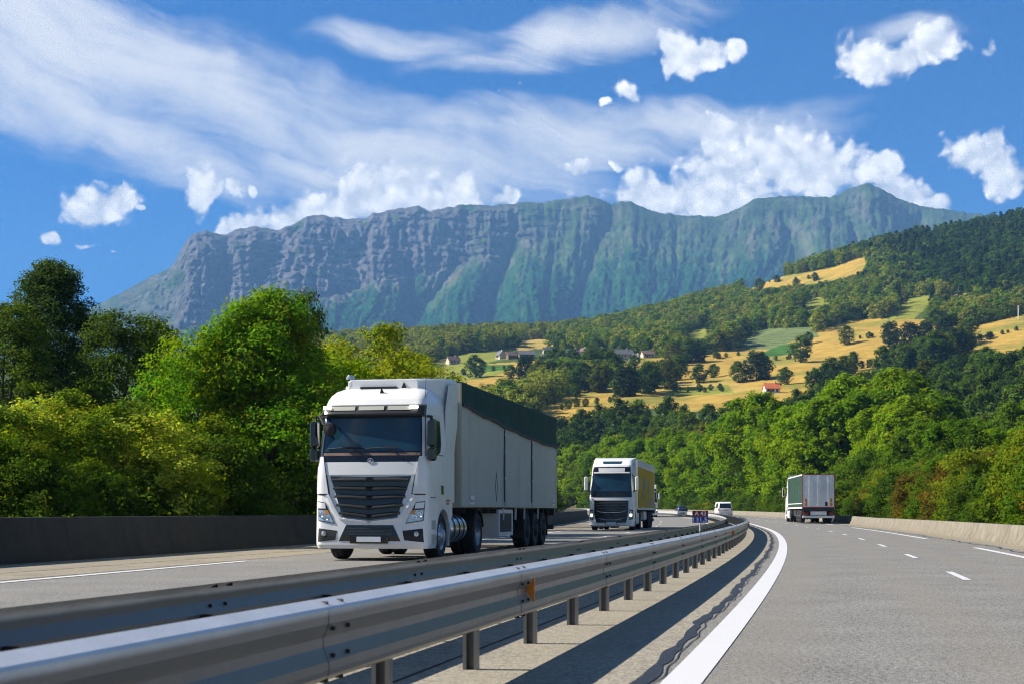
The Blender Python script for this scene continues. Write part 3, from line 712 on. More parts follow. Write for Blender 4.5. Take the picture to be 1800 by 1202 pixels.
    nz = fbm(UU / 30, QQ * 9, 80, 5); nz2 = fbm(UU / 9, QQ * 22, 81, 4); nz3 = fbm((UU + lean) / 12, QQ * 1.6, 83, 4)
    rock = np.clip(topm * sstep(-.55, .05, nz + .35 * butt + .75 * rocky - .45), 0, 1)
    tline = np.interp(UU, [150, 450, 640, 800, 1000, 1250, 1400, 1650], [.40, .46, .60, .62, .66, .72, .66, .62])
    tree = sstep(.10, -.06, qc - tline + .10 * nz - .10 * big - .05 * mid)
    chute = sstep(.12, .55, nz3 - .55 * mid - .35) * sstep(.20, .36, qc) * sstep(.92, .74, qc) * .42
    scree = np.maximum(chute, sstep(-.15, .3, nz) * np.exp(-((qc - foot + .015) / .055) ** 2) * rocky * .9)
    def L(a, b, f): return a * (1 - f[..., None]) + b * f[..., None]
    C = np.empty(X.shape + (3,)); C[:] = (.066, .118, .034); C = C * (1 + .3 * nz[..., None])
    C = L(C, np.array((.10, .10, .05)) * (1 + .2 * nz2[..., None]), .55 * sstep(.0, .6, nz) * sstep(.72, .9, qc))
    C = L(C, np.array((.021, .068, .028)) * (1 + .35 * nz2[..., None]), tree)
    C = L(C, np.array((.19, .155, .135)) * (1 + .18 * nz2[..., None]), scree)
    C = L(C, np.array((.135, .128, .135)) * (1 + .30 * nz2[..., None] + .16 * strata[..., None] * (.5 + nz[..., None])), rock)
    C = np.clip(C, .008, .7)
    me = mesh_np('mountain', np.stack([X, D, Z], -1).reshape(-1, 3), grid_faces(len(q), len(u)), None, C.reshape(-1, 3), True, attrs={'tree_cover': tree.ravel() * (1 - rock.ravel())}, cname='land_colour')
    m, nt, p, out = new_mat('mountain'); a = nd(nt, 'ShaderNodeAttribute', attribute_name='land_colour'); tcv = nd(nt, 'ShaderNodeAttribute', attribute_name='tree_cover'); tc = nd(nt, 'ShaderNodeTexCoord')
    n = nd(nt, 'ShaderNodeTexNoise', i_Scale=.012, i_Detail=10.0, i_Roughness=.72); lk(nt, tc.outputs['Object'], n.inputs['Vector'])
    v = nd(nt, 'ShaderNodeTexVoronoi', i_Scale=.055, feature='SMOOTH_F1'); lk(nt, tc.outputs['Object'], v.inputs['Vector'])
    c = mixc(nt, 1.0, a.outputs['Color'], mixc(nt, maprange(nt, n.outputs[0], .3, .7), (.6, .6, .62), (1.4, 1.38, 1.35)), 'MULTIPLY')
    c = mixc(nt, 1.0, c, mixc(nt, mth(nt, 'MULTIPLY', v.outputs['Color'], tcv.outputs['Fac']), (1, 1, 1), (.6, 1.35, .7)), 'MULTIPLY')
    lk(nt, c, p.inputs['Base Color']); p.inputs['Roughness'].default_value = 1; p.inputs['Specular IOR Level'].default_value = 0
    h = mth(nt, 'ADD', mth(nt, 'MULTIPLY', n.outputs[0], 42.0), mth(nt, 'MULTIPLY', mth(nt, 'MULTIPLY', v.outputs['Distance'], tcv.outputs['Fac']), -24.0))
    b = nd(nt, 'ShaderNodeBump', i_Strength=.9, i_Distance=1.0); lk(nt, h, b.inputs['Height']); lk(nt, b.outputs[0], p.inputs['Normal'])
    me.materials.append(m)
    tag(link('mountain', me), kind='structure')
build_mountain()

# ---------------------------------------------------------------- vehicles
class Cab:
    """lorry cab: local x across, -y is the way it faces, z up"""
    def __init__(s, levels, r=.20, bulge=.06, back=2.3):
        s.L = np.array(levels, float); s.r = r; s.b = bulge; s.back = back        # rows: z, front y, half width
    def fy(s, z): return float(np.interp(z, s.L[:, 0], s.L[:, 1]))
    def w(s, z): return float(np.interp(z, s.L[:, 0], s.L[:, 2]))
    def F(s, x, z):
        w = s.w(z); x = max(-w, min(w, x)); k = max(0.0, (abs(x) - (w - s.r)) / s.r)
        return s.fy(z) + s.b * (x / w) ** 2 + s.r * (1 - math.sqrt(max(0, 1 - k * k)))
    def ring(s, z, back=None, rb=.08):
        w = s.w(z); pts = []; back = back or s.back
        xs = [w * math.sin(a) for a in np.linspace(-math.pi / 2, math.pi / 2, 31)]
        xs = sorted(set([round(x, 5) for x in xs] + [round(-w + s.r * (1 - math.cos(a)), 5) for a in np.linspace(0, 1.4, 7)] + [round(w - s.r * (1 - math.cos(a)), 5) for a in np.linspace(0, 1.4, 7)]))
        for x in xs: pts.append((x, s.F(x, z), z))
        y1 = max(back, s.F(w, z) + .2)
        pts += [(w, y1 - rb, z), (w - rb, y1, z), (-w + rb, y1, z), (-w, y1 - rb, z)]
        return pts
    def shell(s, mb, z0, z1, n=24, back=None, mi=0):
        zs = sorted(set([z0, z1] + [float(z) for z in s.L[:, 0] if z0 < z < z1] + [float(z) for z in np.linspace(z0, z1, n)]))
        mb.loft([s.ring(z, back) for z in zs], mi=mi)
    def patch(s, mb, c, off=.006, nu=10, nv=6, back=.03, mi=0):
        """raised panel on the front: corners bl, br, tr, tl in (x, z)"""
        (a, b, d, e) = [np.array(p, float) for p in c]; g = []
        for j in range(nv + 1):
            for i in range(nu + 1):
                f, q = i / nu, j / nv; p = (a * (1 - f) + b * f) * (1 - q) + (e * (1 - f) + d * f) * q
                g.append((p[0], s.F(p[0], p[1]) - off, p[1]))
        n = nu + 1; fs = [(j * n + i, j * n + i + 1, (j + 1) * n + i + 1, (j + 1) * n + i) for j in range(nv) for i in range(nu)]
        edge = [i for i in range(n)] + [j * n + nu for j in range(1, nv + 1)] + [nv * n + i for i in range(nu - 1, -1, -1)] + [j * n for j in range(nv - 1, 0, -1)]
        m = len(g); g += [(g[k][0], g[k][1] + back, g[k][2]) for k in edge]
        for k in range(len(edge)): k2 = (k + 1) % len(edge); fs.append((edge[k], edge[k2], m + k2, m + k))
        mb.add(g, fs, mi)
    def side(s, mb, poly, sgn, off=.006, th=.03, mi=0):
        """raised panel on the side, polygon in (y, z)"""
        ring0 = [(sgn * (s.w(z) + off), y, z) for y, z in poly]; ring1 = [(sgn * (s.w(z) + off - th), y, z) for y, z in poly]
        mb.loft([ring0, ring1], mi=mi)
def wheel(parent, x, y, r=.5, w=.3, sgn=1, rim='rim_steel', dish=.06, deep=False):
    m = MB(); ri = r * .57
    pr = [(ri, -w / 2 + .02), (ri + .03, -w / 2), (r - .05, -w / 2), (r - .01, -w / 2 + .03), (r, -w / 2 + .06), (r, -.012), (r - .02, -.01), (r - .02, .01), (r, .012), (r, w / 2 - .06), (r - .01, w / 2 - .03), (r - .05, w / 2), (ri + .03, w / 2), (ri, w / 2 - .02)]
    m.lathe(pr, 0, 0, 0, 32)
    t = m.build('wheel', 'rubber', parent, 35); t.location = (x, y, r)
    k = MB(); f = sgn * w / 2
    def q(a): return f - sgn * a
    if deep: prof = [(ri + .012, q(.01)), (ri, q(.03)), (ri - .02, q(.12)), (ri * .55, q(.15)), (ri * .5, q(.10)), (ri * .38, q(.07)), (.001, q(.06))]
    else: prof = [(ri + .012, q(.01)), (ri, q(.015)), (ri - .03, q(.05)), (ri * .72, q(.02)), (ri * .5, q(-.02)), (ri * .42, q(-.06)), (.001, q(-.075))]
    k.lathe(prof, 0, 0, 0, 28)
    for i in range(10):                                   # wheel nuts
        a = 2 * math.pi * i / 10; rr = ri * .66
        k.lathe([(.0, q(-.035 if not deep else .08)), (.016, q(-.03 if not deep else .085)), (.016, q(.08 if not deep else .16))], 0, rr * math.cos(a), rr * math.sin(a), 6)
    k.build('rim', rim, t, 30)
    return t
def chassis(root, y0, y1, z0=.72, z1=.98):
    m = MB()
    for x in (-.42, .34): m.box(x, x + .08, y0, y1, z0, z1)
    for y in np.arange(y0 + .3, y1, 1.3): m.box(-.34, .34, y, y + .12, z0 + .05, z1 - .04)
    m.build('chassis', 'chassis', root)
def axle_set(root, ys, wf=.3, r=.5, xs=1.10, twin=False, rim='rim_steel'):
    for y in ys:
        for sg in (-1, 1):
            wheel(root, sg * xs, y, r, wf, sg, rim, deep=twin)
            if twin: wheel(root, sg * (xs - wf - .04), y, r, wf, sg, deep=True)
def underframe(root, y0, y1, zb, axles, guard=None):
    m = MB()
    for x in (-.55, .47): m.box(x, x + .08, y0 + .6, y1 - .1, zb - .42, zb - .02)
    for y in np.arange(y0 + .8, y1, .9): m.box(-1.15, 1.15, y, y + .06, zb - .16, zb - .03)
    for y in axles:
        m.tube([(-1.05, y, .5), (1.05, y, .5)], .07, 10)
        for x in (-.5, .5): m.box(x - .06, x + .06, y - .45, y + .2, .45, zb - .3)
    for x in (-.72, .72): m.box(x - .07, x + .07, y0 + 2.1, y0 + 2.25, .28, zb - .05); m.box(x - .12, x + .12, y0 + 2.05, y0 + 2.3, .24, .29)   # landing legs
    m.build('underframe', 'chassis', root)

def lorry_a():
    """near white lorry with a grey box trailer"""
    root = tag(empty('articulated_lorry'), 'biggest white lorry, with grey box trailer and dark green tarpaulin along its top', 'lorry')
    C = Cab([(.26, .06, 1.235), (.34, .01, 1.25), (.52, 0, 1.25), (.78, .015, 1.25), (1.2, .035, 1.25), (1.46, .06, 1.245), (1.8, .07, 1.24), (2.17, .11, 1.225), (2.32, .14, 1.215), (3.05, .28, 1.165), (3.32, .33, 1.14), (3.36, .36, 1.135), (3.46, .43, 1.115), (3.56, .55, 1.085), (3.66, .74, 1.03), (3.73, .98, .95), (3.77, 1.25, .86)])
    m = MB(); C.shell(m, 1.10, 3.77, 34); cab = m.build('cab', 'white_paint', root, 28)
    # bumper
    m = MB(); C.shell(m, .26, .50, 8, back=.92); C.shell(m, .50, 1.10, 8, back=.92)
    bp = m.build('bumper', 'white_paint', root, 28)
    def fp(name, quads, mat, off=.008, parent=root, nu=12, nv=12, back=.03):
        mb = MB()
        for c in quads: C.patch(mb, c, off, nu, nv, back)
        return mb.build(name, mat, parent, 25)
    # windscreen, its black surround, sun visor
    fp('windscreen_surround', [[(-1.19, 2.06), (1.19, 2.06), (1.12, 3.2), (-1.12, 3.2)]], 'gloss_black', .006, nu=26)
    ws = fp('windscreen', [[(-1.08, 2.33), (1.08, 2.33), (1.035, 3.06), (-1.035, 3.06)]], 'windscreen', .012, nu=26)
    m = MB(); C.patch(m, [(-1.07, 2.24), (1.07, 2.24), (1.07, 2.30), (-1.07, 2.30)], .008, 20, 2); m.build('dashboard_strip', 'roof_brown', ws)
    m = MB()                                               # visor stands off the glass
    rings = []
    for x in np.linspace(-1.13, 1.13, 25):
        y0 = C.F(x, 3.1); rings.append([(x, y0 - .02, 3.07), (x, y0 - .17, 3.10), (x, y0 - .19, 3.13), (x, y0 - .10, 3.30), (x, y0 + .06, 3.335), (x, y0 + .06, 3.30)])
    m.loft(rings); vi = m.build('sun_visor', 'dark_slat', root, 30)
    m = MB()
    for a, b in ((-.92, -.36), (-.28, .28), (.36, .86)):
        rr = []
        for x in np.linspace(a, b, 6):
            y0 = C.F(x, 3.1); rr.append([(x, y0 - .165, 3.205), (x, y0 - .125, 3.29), (x, y0 - .11, 3.285), (x, y0 - .15, 3.20)])
        m.loft(rr)
    m.build('tinted_panel', 'trailer_grey', vi)
    for x in (-.99, .93):
        m = MB(); y0 = C.F(x, 3.1) - .165; m.box(x - .085, x + .085, y0 - .02, y0 + .06, 3.235, 3.30, bev=.012); m.build('roof_lamp', 'lamp_lit', vi)
    # grille with V-shaped louvres
    gw = lambda z: float(np.interp(z, [.9, 1.05, 1.78], [.60, .74, .895]))
    m = MB()
    C.patch(m, [(-.60, .93), (0, .865), (0, 1.78), (-.895, 1.80)], .006, 8, 10); C.patch(m, [(0, .865), (.60, .93), (.895, 1.80), (0, 1.78)], .006, 8, 10)
    gr = m.build('grille', 'gloss_black', root)
    for i, (zc, vd, th) in enumerate([(1.70, .00, .075), (1.52, .015, .075), (1.345, .035, .075), (1.165, .065, .075), (1.00, .085, .07)]):
        m = MB(); wv = gw(zc) - .03
        for sg in (-1, 1):
            rings = []
            for f in np.linspace(0, 1, 9):
                x = sg * wv * f; dz = -vd * (1 - f); th2 = th * (1.0 if f < .86 else .72)
                y = C.F(x, zc) - .012
                rings.append([(x, y, zc + dz - th2 * .2), (x, y - .055, zc + dz + th2 * .05), (x, y - .06, zc + dz + th2 * .35), (x, y, zc + dz + th2)])
            m.loft(rings)
        m.build('louvre', 'dark_slat', gr, 30)
    # white V trim below the grille
    m = MB()
    for sg in (-1, 1):
        rr = []
        for f in np.linspace(0, 1, 9):
            x = sg * .66 * f; z = .835 + .075 * f; y = C.F(x, z); rr.append([(x, y + .02, z - .055), (x, y - .045, z - .03), (x, y - .05, z + .0), (x, y + .02, z + .035)])
        rr2 = []
        for f in np.linspace(0, 1, 10):
            x = sg * (.62 + .32 * f ** .8); z = .90 + .52 * f; y = C.F(x, z); rr2.append([(x - sg * .03, y + .02, z), (x - sg * .02, y - .04, z), (x + sg * .04, y - .045, z - .02), (x + sg * .06, y + .02, z - .02)])
        m.loft(rr); m.loft(rr2)
    m.build('grille_trim', 'white_paint', root, 40)
    # hood panel, corner air deflectors, seams
    fp('hood_panel', [[(-.98, 1.83), (.98, 1.83), (1.03, 2.10), (-1.03, 2.10)]], 'white_paint', .014, nu=20)
    for sg in (-1, 1):
        c = [(sg * .93, 1.43), (sg * 1.235, 1.43), (sg * 1.215, 2.22), (sg * 1.06, 2.22)]
        m = MB(); C.patch(m, c, .036, 8, 10, .05); df = m.build('air_deflector', 'white_paint', root, 30)
        m = MB(); C.patch(m, [(sg * .90, 1.42), (sg * .925, 1.42), (sg * 1.055, 2.2), (sg * 1.035, 2.2)], .010, 2, 8); m.build('air_slot', 'seam_dark', df)
    m = MB(); C.patch(m, [(-1.24, 1.395), (-.90, 1.395), (-.90, 1.42), (-1.24, 1.42)], .006, 6, 1); C.patch(m, [(.90, 1.395), (1.24, 1.395), (1.24, 1.42), (.90, 1.42)], .006, 6, 1); m.build('panel_gap', 'seam_dark', root)
    # headlights
    for sg in (-1, 1):
        m = MB(); C.patch(m, [(sg * .78, .79), (sg * 1.16, .85), (sg * 1.19, 1.27), (sg * 1.00, 1.24)], .010, 8, 8); hl = m.build('headlight', 'gloss_black', root)
        m = MB(); C.patch(m, [(sg * .80, .81), (sg * 1.145, .865), (sg * 1.165, 1.09), (sg * .93, 1.07)], .020, 8, 6); m.build('lens', 'lamp_glass', hl, 30)
        m = MB(); C.patch(m, [(sg * .985, 1.11), (sg * 1.165, 1.12), (sg * 1.18, 1.25), (sg * 1.00, 1.225)], .018, 5, 4); m.build('housing', 'white_paint', hl)
        m = MB(); C.patch(m, [(sg * .90, 1.00), (sg * .99, 1.00), (sg * 1.0, 1.085), (sg * .935, 1.075)], .026, 4, 3); m.build('indicator', 'amber', hl)
        m = MB()
        for xx, zz, rr in ((.98, .92, .06), (1.09, .98, .055)):
            y = C.F(xx, zz) - .022; m.lathe([(.001, .012), (rr * .6, .006), (rr, -.012), (rr + .008, .0), (rr + .008, .03)], sg * xx, y, zz, 18, axis='y')
        m.build('reflector_bowl', 'chrome', hl, 40)
        # fog lamp recess
        m = MB(); C.patch(m, [(sg * .76, .44), (sg * 1.17, .40), (sg * 1.15, .69), (sg * .72, .64)], .006, 8, 5); fg = m.build('fog_recess', 'black_plastic', root)
        m = MB(); xx, zz = 1.02, .575; y = C.F(xx, zz) - .012; m.lathe([(.001, -.012), (.045, -.006), (.055, .004), (.055, .03)], sg * xx, y, zz, 18, axis='y'); m.build('fog_lamp', 'lamp_glass', fg, 40)
    # lower intake
    m = MB(); C.patch(m, [(-.68, .42), (.68, .42), (.52, .76), (-.52, .76)], .006, 12, 6); it = m.build('lower_intake', 'gloss_black', root)
    m = MB()
    for z in (.50, .56, .62, .68): C.patch(m, [(-.5, z), (.5, z), (.5, z + .022), (-.5, z + .022)], .016, 10, 1)
    m.build('mesh', 'chassis', it)
    m = MB(); m.box(-.42, .42, -.045, -.005, .37, .53, bev=.015); pf = m.build('plate_holder', 'gloss_black', root)
    m = MB(); m.box(-.265, .265, -.056, -.047, .405, .515); m.build('number_plate', 'plate', pf)
    m = MB()
    m.lathe([(.048, -.012), (.058, -.02), (.066, -.012), (.058, -.004), (.048, -.012)], 0, C.F(0, 2.12) - .012, 2.125, 28, axis='y')
    for a in (90, 210, 330): y = C.F(0, 2.12) - .026; m.tube([(0, y, 2.125), (.05 * math.cos(R_(a)), y, 2.125 + .05 * math.sin(R_(a)))], [.012, .004], 6)
    m.build('emblem', 'chrome', root, 40)
    # wipers
    for x0, x1 in ((-.05, -.98), (.72, -.12)):
        m = MB(); y = lambda x, z: C.F(x, z) - .035
        m.tube([(x0, y(x0, 2.2), 2.18), ((x0 * .6 + x1 * .4), y(0, 2.35) - .02, 2.40)], .014, 6)
        m.tube([(x, C.F(x, 2.39) - .03, 2.385 + .025 * math.sin((x - x1) * 3)) for x in np.linspace(x1, x0 - .1, 7)], .012, 6); m.build('wiper', 'black_plastic', root)
    # roof deflector with side flaps, beacon, fins, aerial
    m = MB()
    m.loft([[(-.78, 1.02, 3.70), (.78, 1.02, 3.70), (.78, 1.02, 3.88), (.72, 1.04, 3.92), (-.72, 1.04, 3.92), (-.78, 1.02, 3.88)], [(-.90, 1.35, 3.66), (.90, 1.35, 3.66), (.90, 1.35, 3.93), (.84, 1.35, 3.97), (-.84, 1.35, 3.97), (-.90, 1.35, 3.93)],
            [(-1.12, 2.2, 3.5), (1.12, 2.2, 3.5), (1.12, 2.2, 4.0), (1.06, 2.2, 4.04), (-1.06, 2.2, 4.04), (-1.12, 2.2, 4.0)], [(-1.21, 2.9, 3.45), (1.21, 2.9, 3.45), (1.21, 2.9, 4.02), (1.16, 2.9, 4.07), (-1.16, 2.9, 4.07), (-1.21, 2.9, 4.02)]])
    rd = m.build('roof_deflector', 'white_paint', root, 20)
    m = MB()
    for sg in (-1, 1): m.prism([(1.9, 1.25), (2.62, 1.25), (2.62, 2.4), (2.92, 3.1), (2.92, 3.98), (2.2, 3.9), (1.9, 3.3)], 'x', sg * 1.185, sg * 1.222)
    m.build('side_flap', 'white_paint', rd)
    m = MB(); m.lathe([(.10, 0), (.10, .03), (.075, .09), (.001, .10)], -.86, 1.4, 3.98, 16, axis='z'); m.build('beacon', 'lamp_glass', root, 40)
    m = MB(); m.box(-.5, .32, .96, 1.05, 3.735, 3.775); m.loft([[(.42, 1.0, 3.74), (.55, 1.0, 3.74), (.485, 1.0, 3.74)], [(.475, 1.0, 3.86), (.49, 1.0, 3.86), (.482, 1.02, 3.86)]])
    m.loft([[(.05, .62, 3.6), (.13, .62, 3.6), (.13, .7, 3.6), (.05, .7, 3.6)], [(.08, .6, 3.70), (.10, .6, 3.70), (.10, .62, 3.70), (.08, .62, 3.70)]]); m.build('roof_fittings', 'black_plastic', root)
    m = MB(); m.tube([(1.06, .62, 3.4), (1.075, .64, 3.98)], [.008, .004], 6); m.lathe([(.001, .06), (.03, .05), (.04, -.04)], 1.07, .62, 3.38, 12, axis='z'); m.build('aerial', 'black_plastic', root)
    # doors, windows, mirrors
    for sg in (-1, 1):
        m = MB(); C.side(m, [(.40, 1.36), (1.62, 1.36), (1.62, 3.14), (.62, 3.14), (.40, 2.3)], sg, .010, .02); d = m.build('door', 'white_paint', root)
        m = MB(); C.side(m, [(.48, 2.14), (1.28, 2.33), (1.40, 2.52), (1.42, 3.02), (.66, 3.07), (.50, 2.5)], sg, .016, .02); m.build('door_window', 'side_glass', d)
        m = MB(); C.side(m, [(1.28, 1.42), (1.44, 1.42), (1.46, 1.60), (1.30, 1.62)], sg, .02, .02); m.build('handle', 'gloss_black', d)
        m = MB(); C.side(m, [(.36, 1.34), (1.66, 1.34), (1.66, 1.355), (.36, 1.355)], sg, .005, .015); C.side(m, [(1.63, 1.34), (1.645, 1.34), (1.645, 3.15), (1.63, 3.15)], sg, .005, .015); C.side(m, [(.95, 2.27), (1.62, 2.27), (1.62, 2.28), (.95, 2.28)], sg, .014, .015); m.build('door_seam', 'seam_dark', root)
        m = MB()                                           # mirror pair on brackets
        x0 = sg * 1.28
        m.box(min(x0 - sg * .06, x0 + sg * .11), max(x0 - sg * .06, x0 + sg * .11), .16, .36, 2.42, 2.98, bev=.035); m.box(min(x0 - sg * .06, x0 + sg * .11), max(x0 - sg * .06, x0 + sg * .11), .16, .36, 2.12, 2.40, bev=.035)
        m.tube([(sg * 1.17, .45, 3.08), (x0, .3, 3.06), (x0, .27, 2.95)], .035, 8); m.tube([(sg * 1.2, .42, 2.2), (x0, .28, 2.2)], .03, 8); m.build('mirror', 'gloss_black', root, 35)
    m = MB(); y = C.F(-1.0, 3.1); m.tube([(-1.10, y + .02, 3.22), (-1.12, y - .22, 3.08), (-1.02, y - .30, 2.90), (-.92, y - .30, 2.86)], .035, 8); m.lathe([(.001, -.07), (.13, -.05), (.15, .03), (.14, .05)], -.90, y - .28, 2.80, 18, axis='y'); m.build('kerb_mirror', 'black_plastic', root, 40)
    # wheel-arch panels, steps, mudguards
    for sg in (-1, 1):
        m = MB(); a = [(1.40 + .60 * math.cos(t), .52 + .60 * math.sin(t)) for t in np.linspace(math.pi, 0, 15)]
        m.prism([(.80, .52)] + a + [(2.28, .52)] [0:0] + [(2.02, .80), (2.28, .95), (2.28, 1.40), (.80, 1.40)], 'x', sg * 1.255, sg * 1.20); m.build('wheel_arch', 'white_paint', root)
        m = MB(); ab = [(1.40 + .62 * math.cos(t), .52 + .62 * math.sin(t)) for t in np.linspace(math.pi, 0, 15)]; ib = [(1.40 + .58 * math.cos(t), .52 + .58 * math.sin(t)) for t in np.linspace(0, math.pi, 15)]
        m.prism(ab + ib, 'x', sg * 1.268, sg * .9); m.build('arch_lip', 'white_plastic', root)
        m = MB(); m.box(min(sg * .9, sg * 1.24), max(sg * .9, sg * 1.24), 2.0, 2.06, .28, 1.0); m.build('mudguard', 'white_plastic', root)
        m = MB(); C.side(m, [(.42, .34), (.86, .34), (.86, .56), (.42, .56)], sg, .004, .02); C.side(m, [(.42, .66), (.86, .66), (.86, .86), (.42, .86)], sg, .004, .02); m.build('step', 'trailer_grey', root)
    m = MB()
    for z, n in ((1.20, 3), (1.27, 4)):
        for i in range(n): m.box(1.262, 1.267, 1.72 + i * .085, 1.775 + i * .085, z, z + .045)
    m.build('sticker', 'sticker_red', root)
    # running gear
    wheel(root, -1.06, 1.42, .51, .32, -1); wheel(root, 1.06, 1.42, .51, .32, 1)
    axle_set(root, [5.05], .29, .51, 1.09, True); chassis(root, 1.0, 6.0)
    m = MB(); m.lathe([(.01, -.75), (.30, -.75), (.335, -.71), (.335, .71), (.30, .75), (.01, .75)], .92, 3.02, .66, 30, axis='y')
    ft = m.build('fuel_tank', 'steel', root, 35)
    m = MB()
    for y in (2.55, 3.02, 3.45): m.lathe([(.336, -.035), (.345, -.035), (.345, .035), (.336, .035)], .92, y, .66, 30, axis='y')
    m.build('tank_strap', 'rubber', ft)
    m = MB(); m.lathe([(.01, -.6), (.28, -.6), (.31, -.56), (.31, .56), (.28, .6), (.01, .6)], -.92, 3.0, .68, 24, axis='y'); m.build('air_tank', 'chassis', root, 35)
    for sg in (-1, 1):
        m = MB()
        a = [(5.05 + .6 * math.cos(t), .52 + .6 * math.sin(t)) for t in np.linspace(2.9, .25, 12)]; b = [(5.05 + .57 * math.cos(t), .52 + .57 * math.sin(t)) for t in np.linspace(.25, 2.9, 12)]
        m.prism(a + b, 'x', sg * .75, sg * 1.25)
        m.build('drive_mudguard', 'black_plastic', root)
    m = MB(); m.box(-1.0, 1.0, 2.42, 2.55, .98, 1.15); m.box(-.9, -.6, 2.45, 2.75, 1.0, 3.2); m.build('cab_rear_gear', 'chassis', root)
    # trailer
    Y0, Y1, ZB, ZT, W = 3.15, 16.6, 1.16, 4.02, 1.25
    m = MB(); m.box(-W, W, Y0, Y1, ZB, ZT); bd = m.build('trailer_body', 'trailer_grey', root)
    m = MB()
    for sg in (-1, 1):
        for y in (Y0, Y1 - .09): m.box(min(sg * W, sg * (W + .018)), max(sg * W, sg * (W + .018)), y, y + .09, ZB, ZT)
        m.box(min(sg * W, sg * (W + .022)), max(sg * W, sg * (W + .022)), Y0 + .09, Y1 - .09, ZB, ZB + .14)
        for y in (Y0 + .85,): m.box(min(sg * W, sg * (W + .006)), max(sg * W, sg * (W + .006)), y, y + .02, ZB + .14, 3.3)
    m.box(-W, W, Y0 - .035, Y0, ZB, ZB + .12); m.box(-W, W, Y0 - .035, Y0, ZT - .1, ZT)
    for x in (-W, W - .1): m.box(x, x + .1, Y0 - .035, Y0, ZB + .12, ZT - .1)
    m.build('edge_rail', 'trailer_grey', bd)
    m = MB()                                               # hatch and ladder on the front wall
    for x in (.72, 1.02): m.tube([(x, Y0 - .05, 2.3), (x, Y0 - .05, 3.7)], .016, 6)
    for z in np.arange(2.4, 3.7, .28): m.tube([(.72, Y0 - .05, z), (1.02, Y0 - .05, z)], .012, 6)
    m.build('front_ladder', 'trailer_white', bd)
    # sagging tarpaulin edge
    m = MB()
    ys = np.linspace(Y0 + .03, Y1 - .01, 44)
    def low(y): f = (y - Y0) / (Y1 - Y0); return 3.50 - .42 * (1 - (1 - f) ** 1.7) + .012 * math.sin(y * 2.1) + .008 * math.sin(y * 5.3)
    for sg in (-1, 1):
        rings = []
        for y in ys:
            lo = low(y); bx = .03 + .010 * math.sin(y * 3.7) + .006 * math.sin(y * 9)
            o = [(sg * (W + .02), y, ZT + .03), (sg * (W + .036), y, ZT - .03), (sg * (W + bx), y, (ZT + lo) / 2), (sg * (W + .03), y, lo + .10), (sg * (W + .055), y, lo + .05), (sg * (W + .045), y, lo), (sg * (W + .022), y, lo + .01), (sg * (W + .012), y, ZT - .05)]
            rings.append(o)
        m.loft(rings)
    m.box(-W - .02, W + .02, Y0 + .02, Y1, ZT + .001, ZT + .032)
    tp = m.build('tarpaulin', 'tarp_green', bd, 40)
    m = MB()
    rr = [[(W + .03, y, low(y) - .005), (W + .062, y, low(y) - .005), (W + .062, y, low(y) + .055), (W + .03, y, low(y) + .055)] for y in ys]; m.loft(rr); m.build('hem', 'chassis', tp)
    for y, ww in ((8.15, .055), (12.15, .055)):            # dark bowed straps between the side panels
        m = MB(); rr = []
        for f in np.linspace(0, 1, 16):
            z = ZB + .02 + (low(y) - ZB - .05) * f; b = .03 + ww * math.sin(math.pi * f) ** 1.5; rr.append([(W + .004, y - b, z), (W + .03, y - b * .5, z), (W + .03, y + b * .5, z), (W + .004, y + b, z)])
        m.loft(rr); st_ = m.build('strap', 'seam_dark', bd, 40)
        m = MB()
        for z in (1.9, 2.6, 3.05): m.box(W + .028, W + .05, y - .03, y + .03, z, z + .07)
        m.build('buckle', 'plate', st_)
    m = MB(); m.box(W + .02, W + .027, 4.05, 4.45, 1.22, 1.43); m.build('warning_label', 'plate', bd); m = MB(); m.box(W + .02, W + .027, 15.75, 16.05, 1.24, 1.43); m.build('warning_label', 'plate', bd)
    m = MB()
    for i in range(3): m.box(W + .0275, W + .030, 4.09 + i * .11, 4.16 + i * .11, 1.27, 1.33)
    m.box(W + .0275, W + .030, 15.82, 15.98, 1.29, 1.35); m.build('label_mark', 'sticker_red', bd)
    m = MB()                                               # narrow lozenge mark on the first side panel
    lz = [(7.15, 1.28), (7.30, 1.68), (7.15, 2.08), (7.0, 1.68)]; li = [(7.15, 1.36), (7.27, 1.68), (7.15, 2.0), (7.03, 1.68)]
    for k in range(4): k2 = (k + 1) % 4; m.prism([lz[k], lz[k2], li[k2], li[k]], 'x', W + .003, W + .007)
    m.build('lozenge', 'seam_dark', bd)
    underframe(root, Y0, Y1, ZB, (11.6, 12.95, 14.3)); axle_set(root, [11.6, 12.95, 14.3], .37, .51, 1.05, rim='chassis')  # trailer rims coloured chassis black to carry the shade under the body
    m = MB(); y0, y1 = 7.6, 9.5                             # pallet box with light frame
    m.box(.72, 1.20, y0 + .1, y1 - .1, .50, 1.02); pb = m.build('pallet_box', 'chassis', root)
    m = MB(); m.box(.70, 1.22, y0, y1, .40, .50); m.box(.70, 1.22, y0, y1, 1.0, 1.1); m.box(.70, 1.22, y0, y0 + .14, .5, 1.0); m.box(.70, 1.22, y1 - .14, y1, .5, 1.0); m.build('box_frame', 'trailer_white', pb)
    m = MB(); m.lathe([(.01, -.55), (.22, -.55), (.25, -.5), (.25, .5), (.22, .55), (.01, .55)], .75, 10.4, .62, 20, axis='y'); m.build('air_tank', 'tarp_green', root, 35)
    for y in (10.9, 12.28, 13.62, 15.05):
        for x in (.86, -1.23): m = MB(); m.box(x, x + .37, y, y + .012, .30, 1.05); m.build('mud_flap', 'rubber', root)
    m = MB()
    for y in (8.2, 9.9, 11.2, 13.4): m.tube([(1.22, y, 1.14), (1.20, y + .05, .82)], .03, 6)
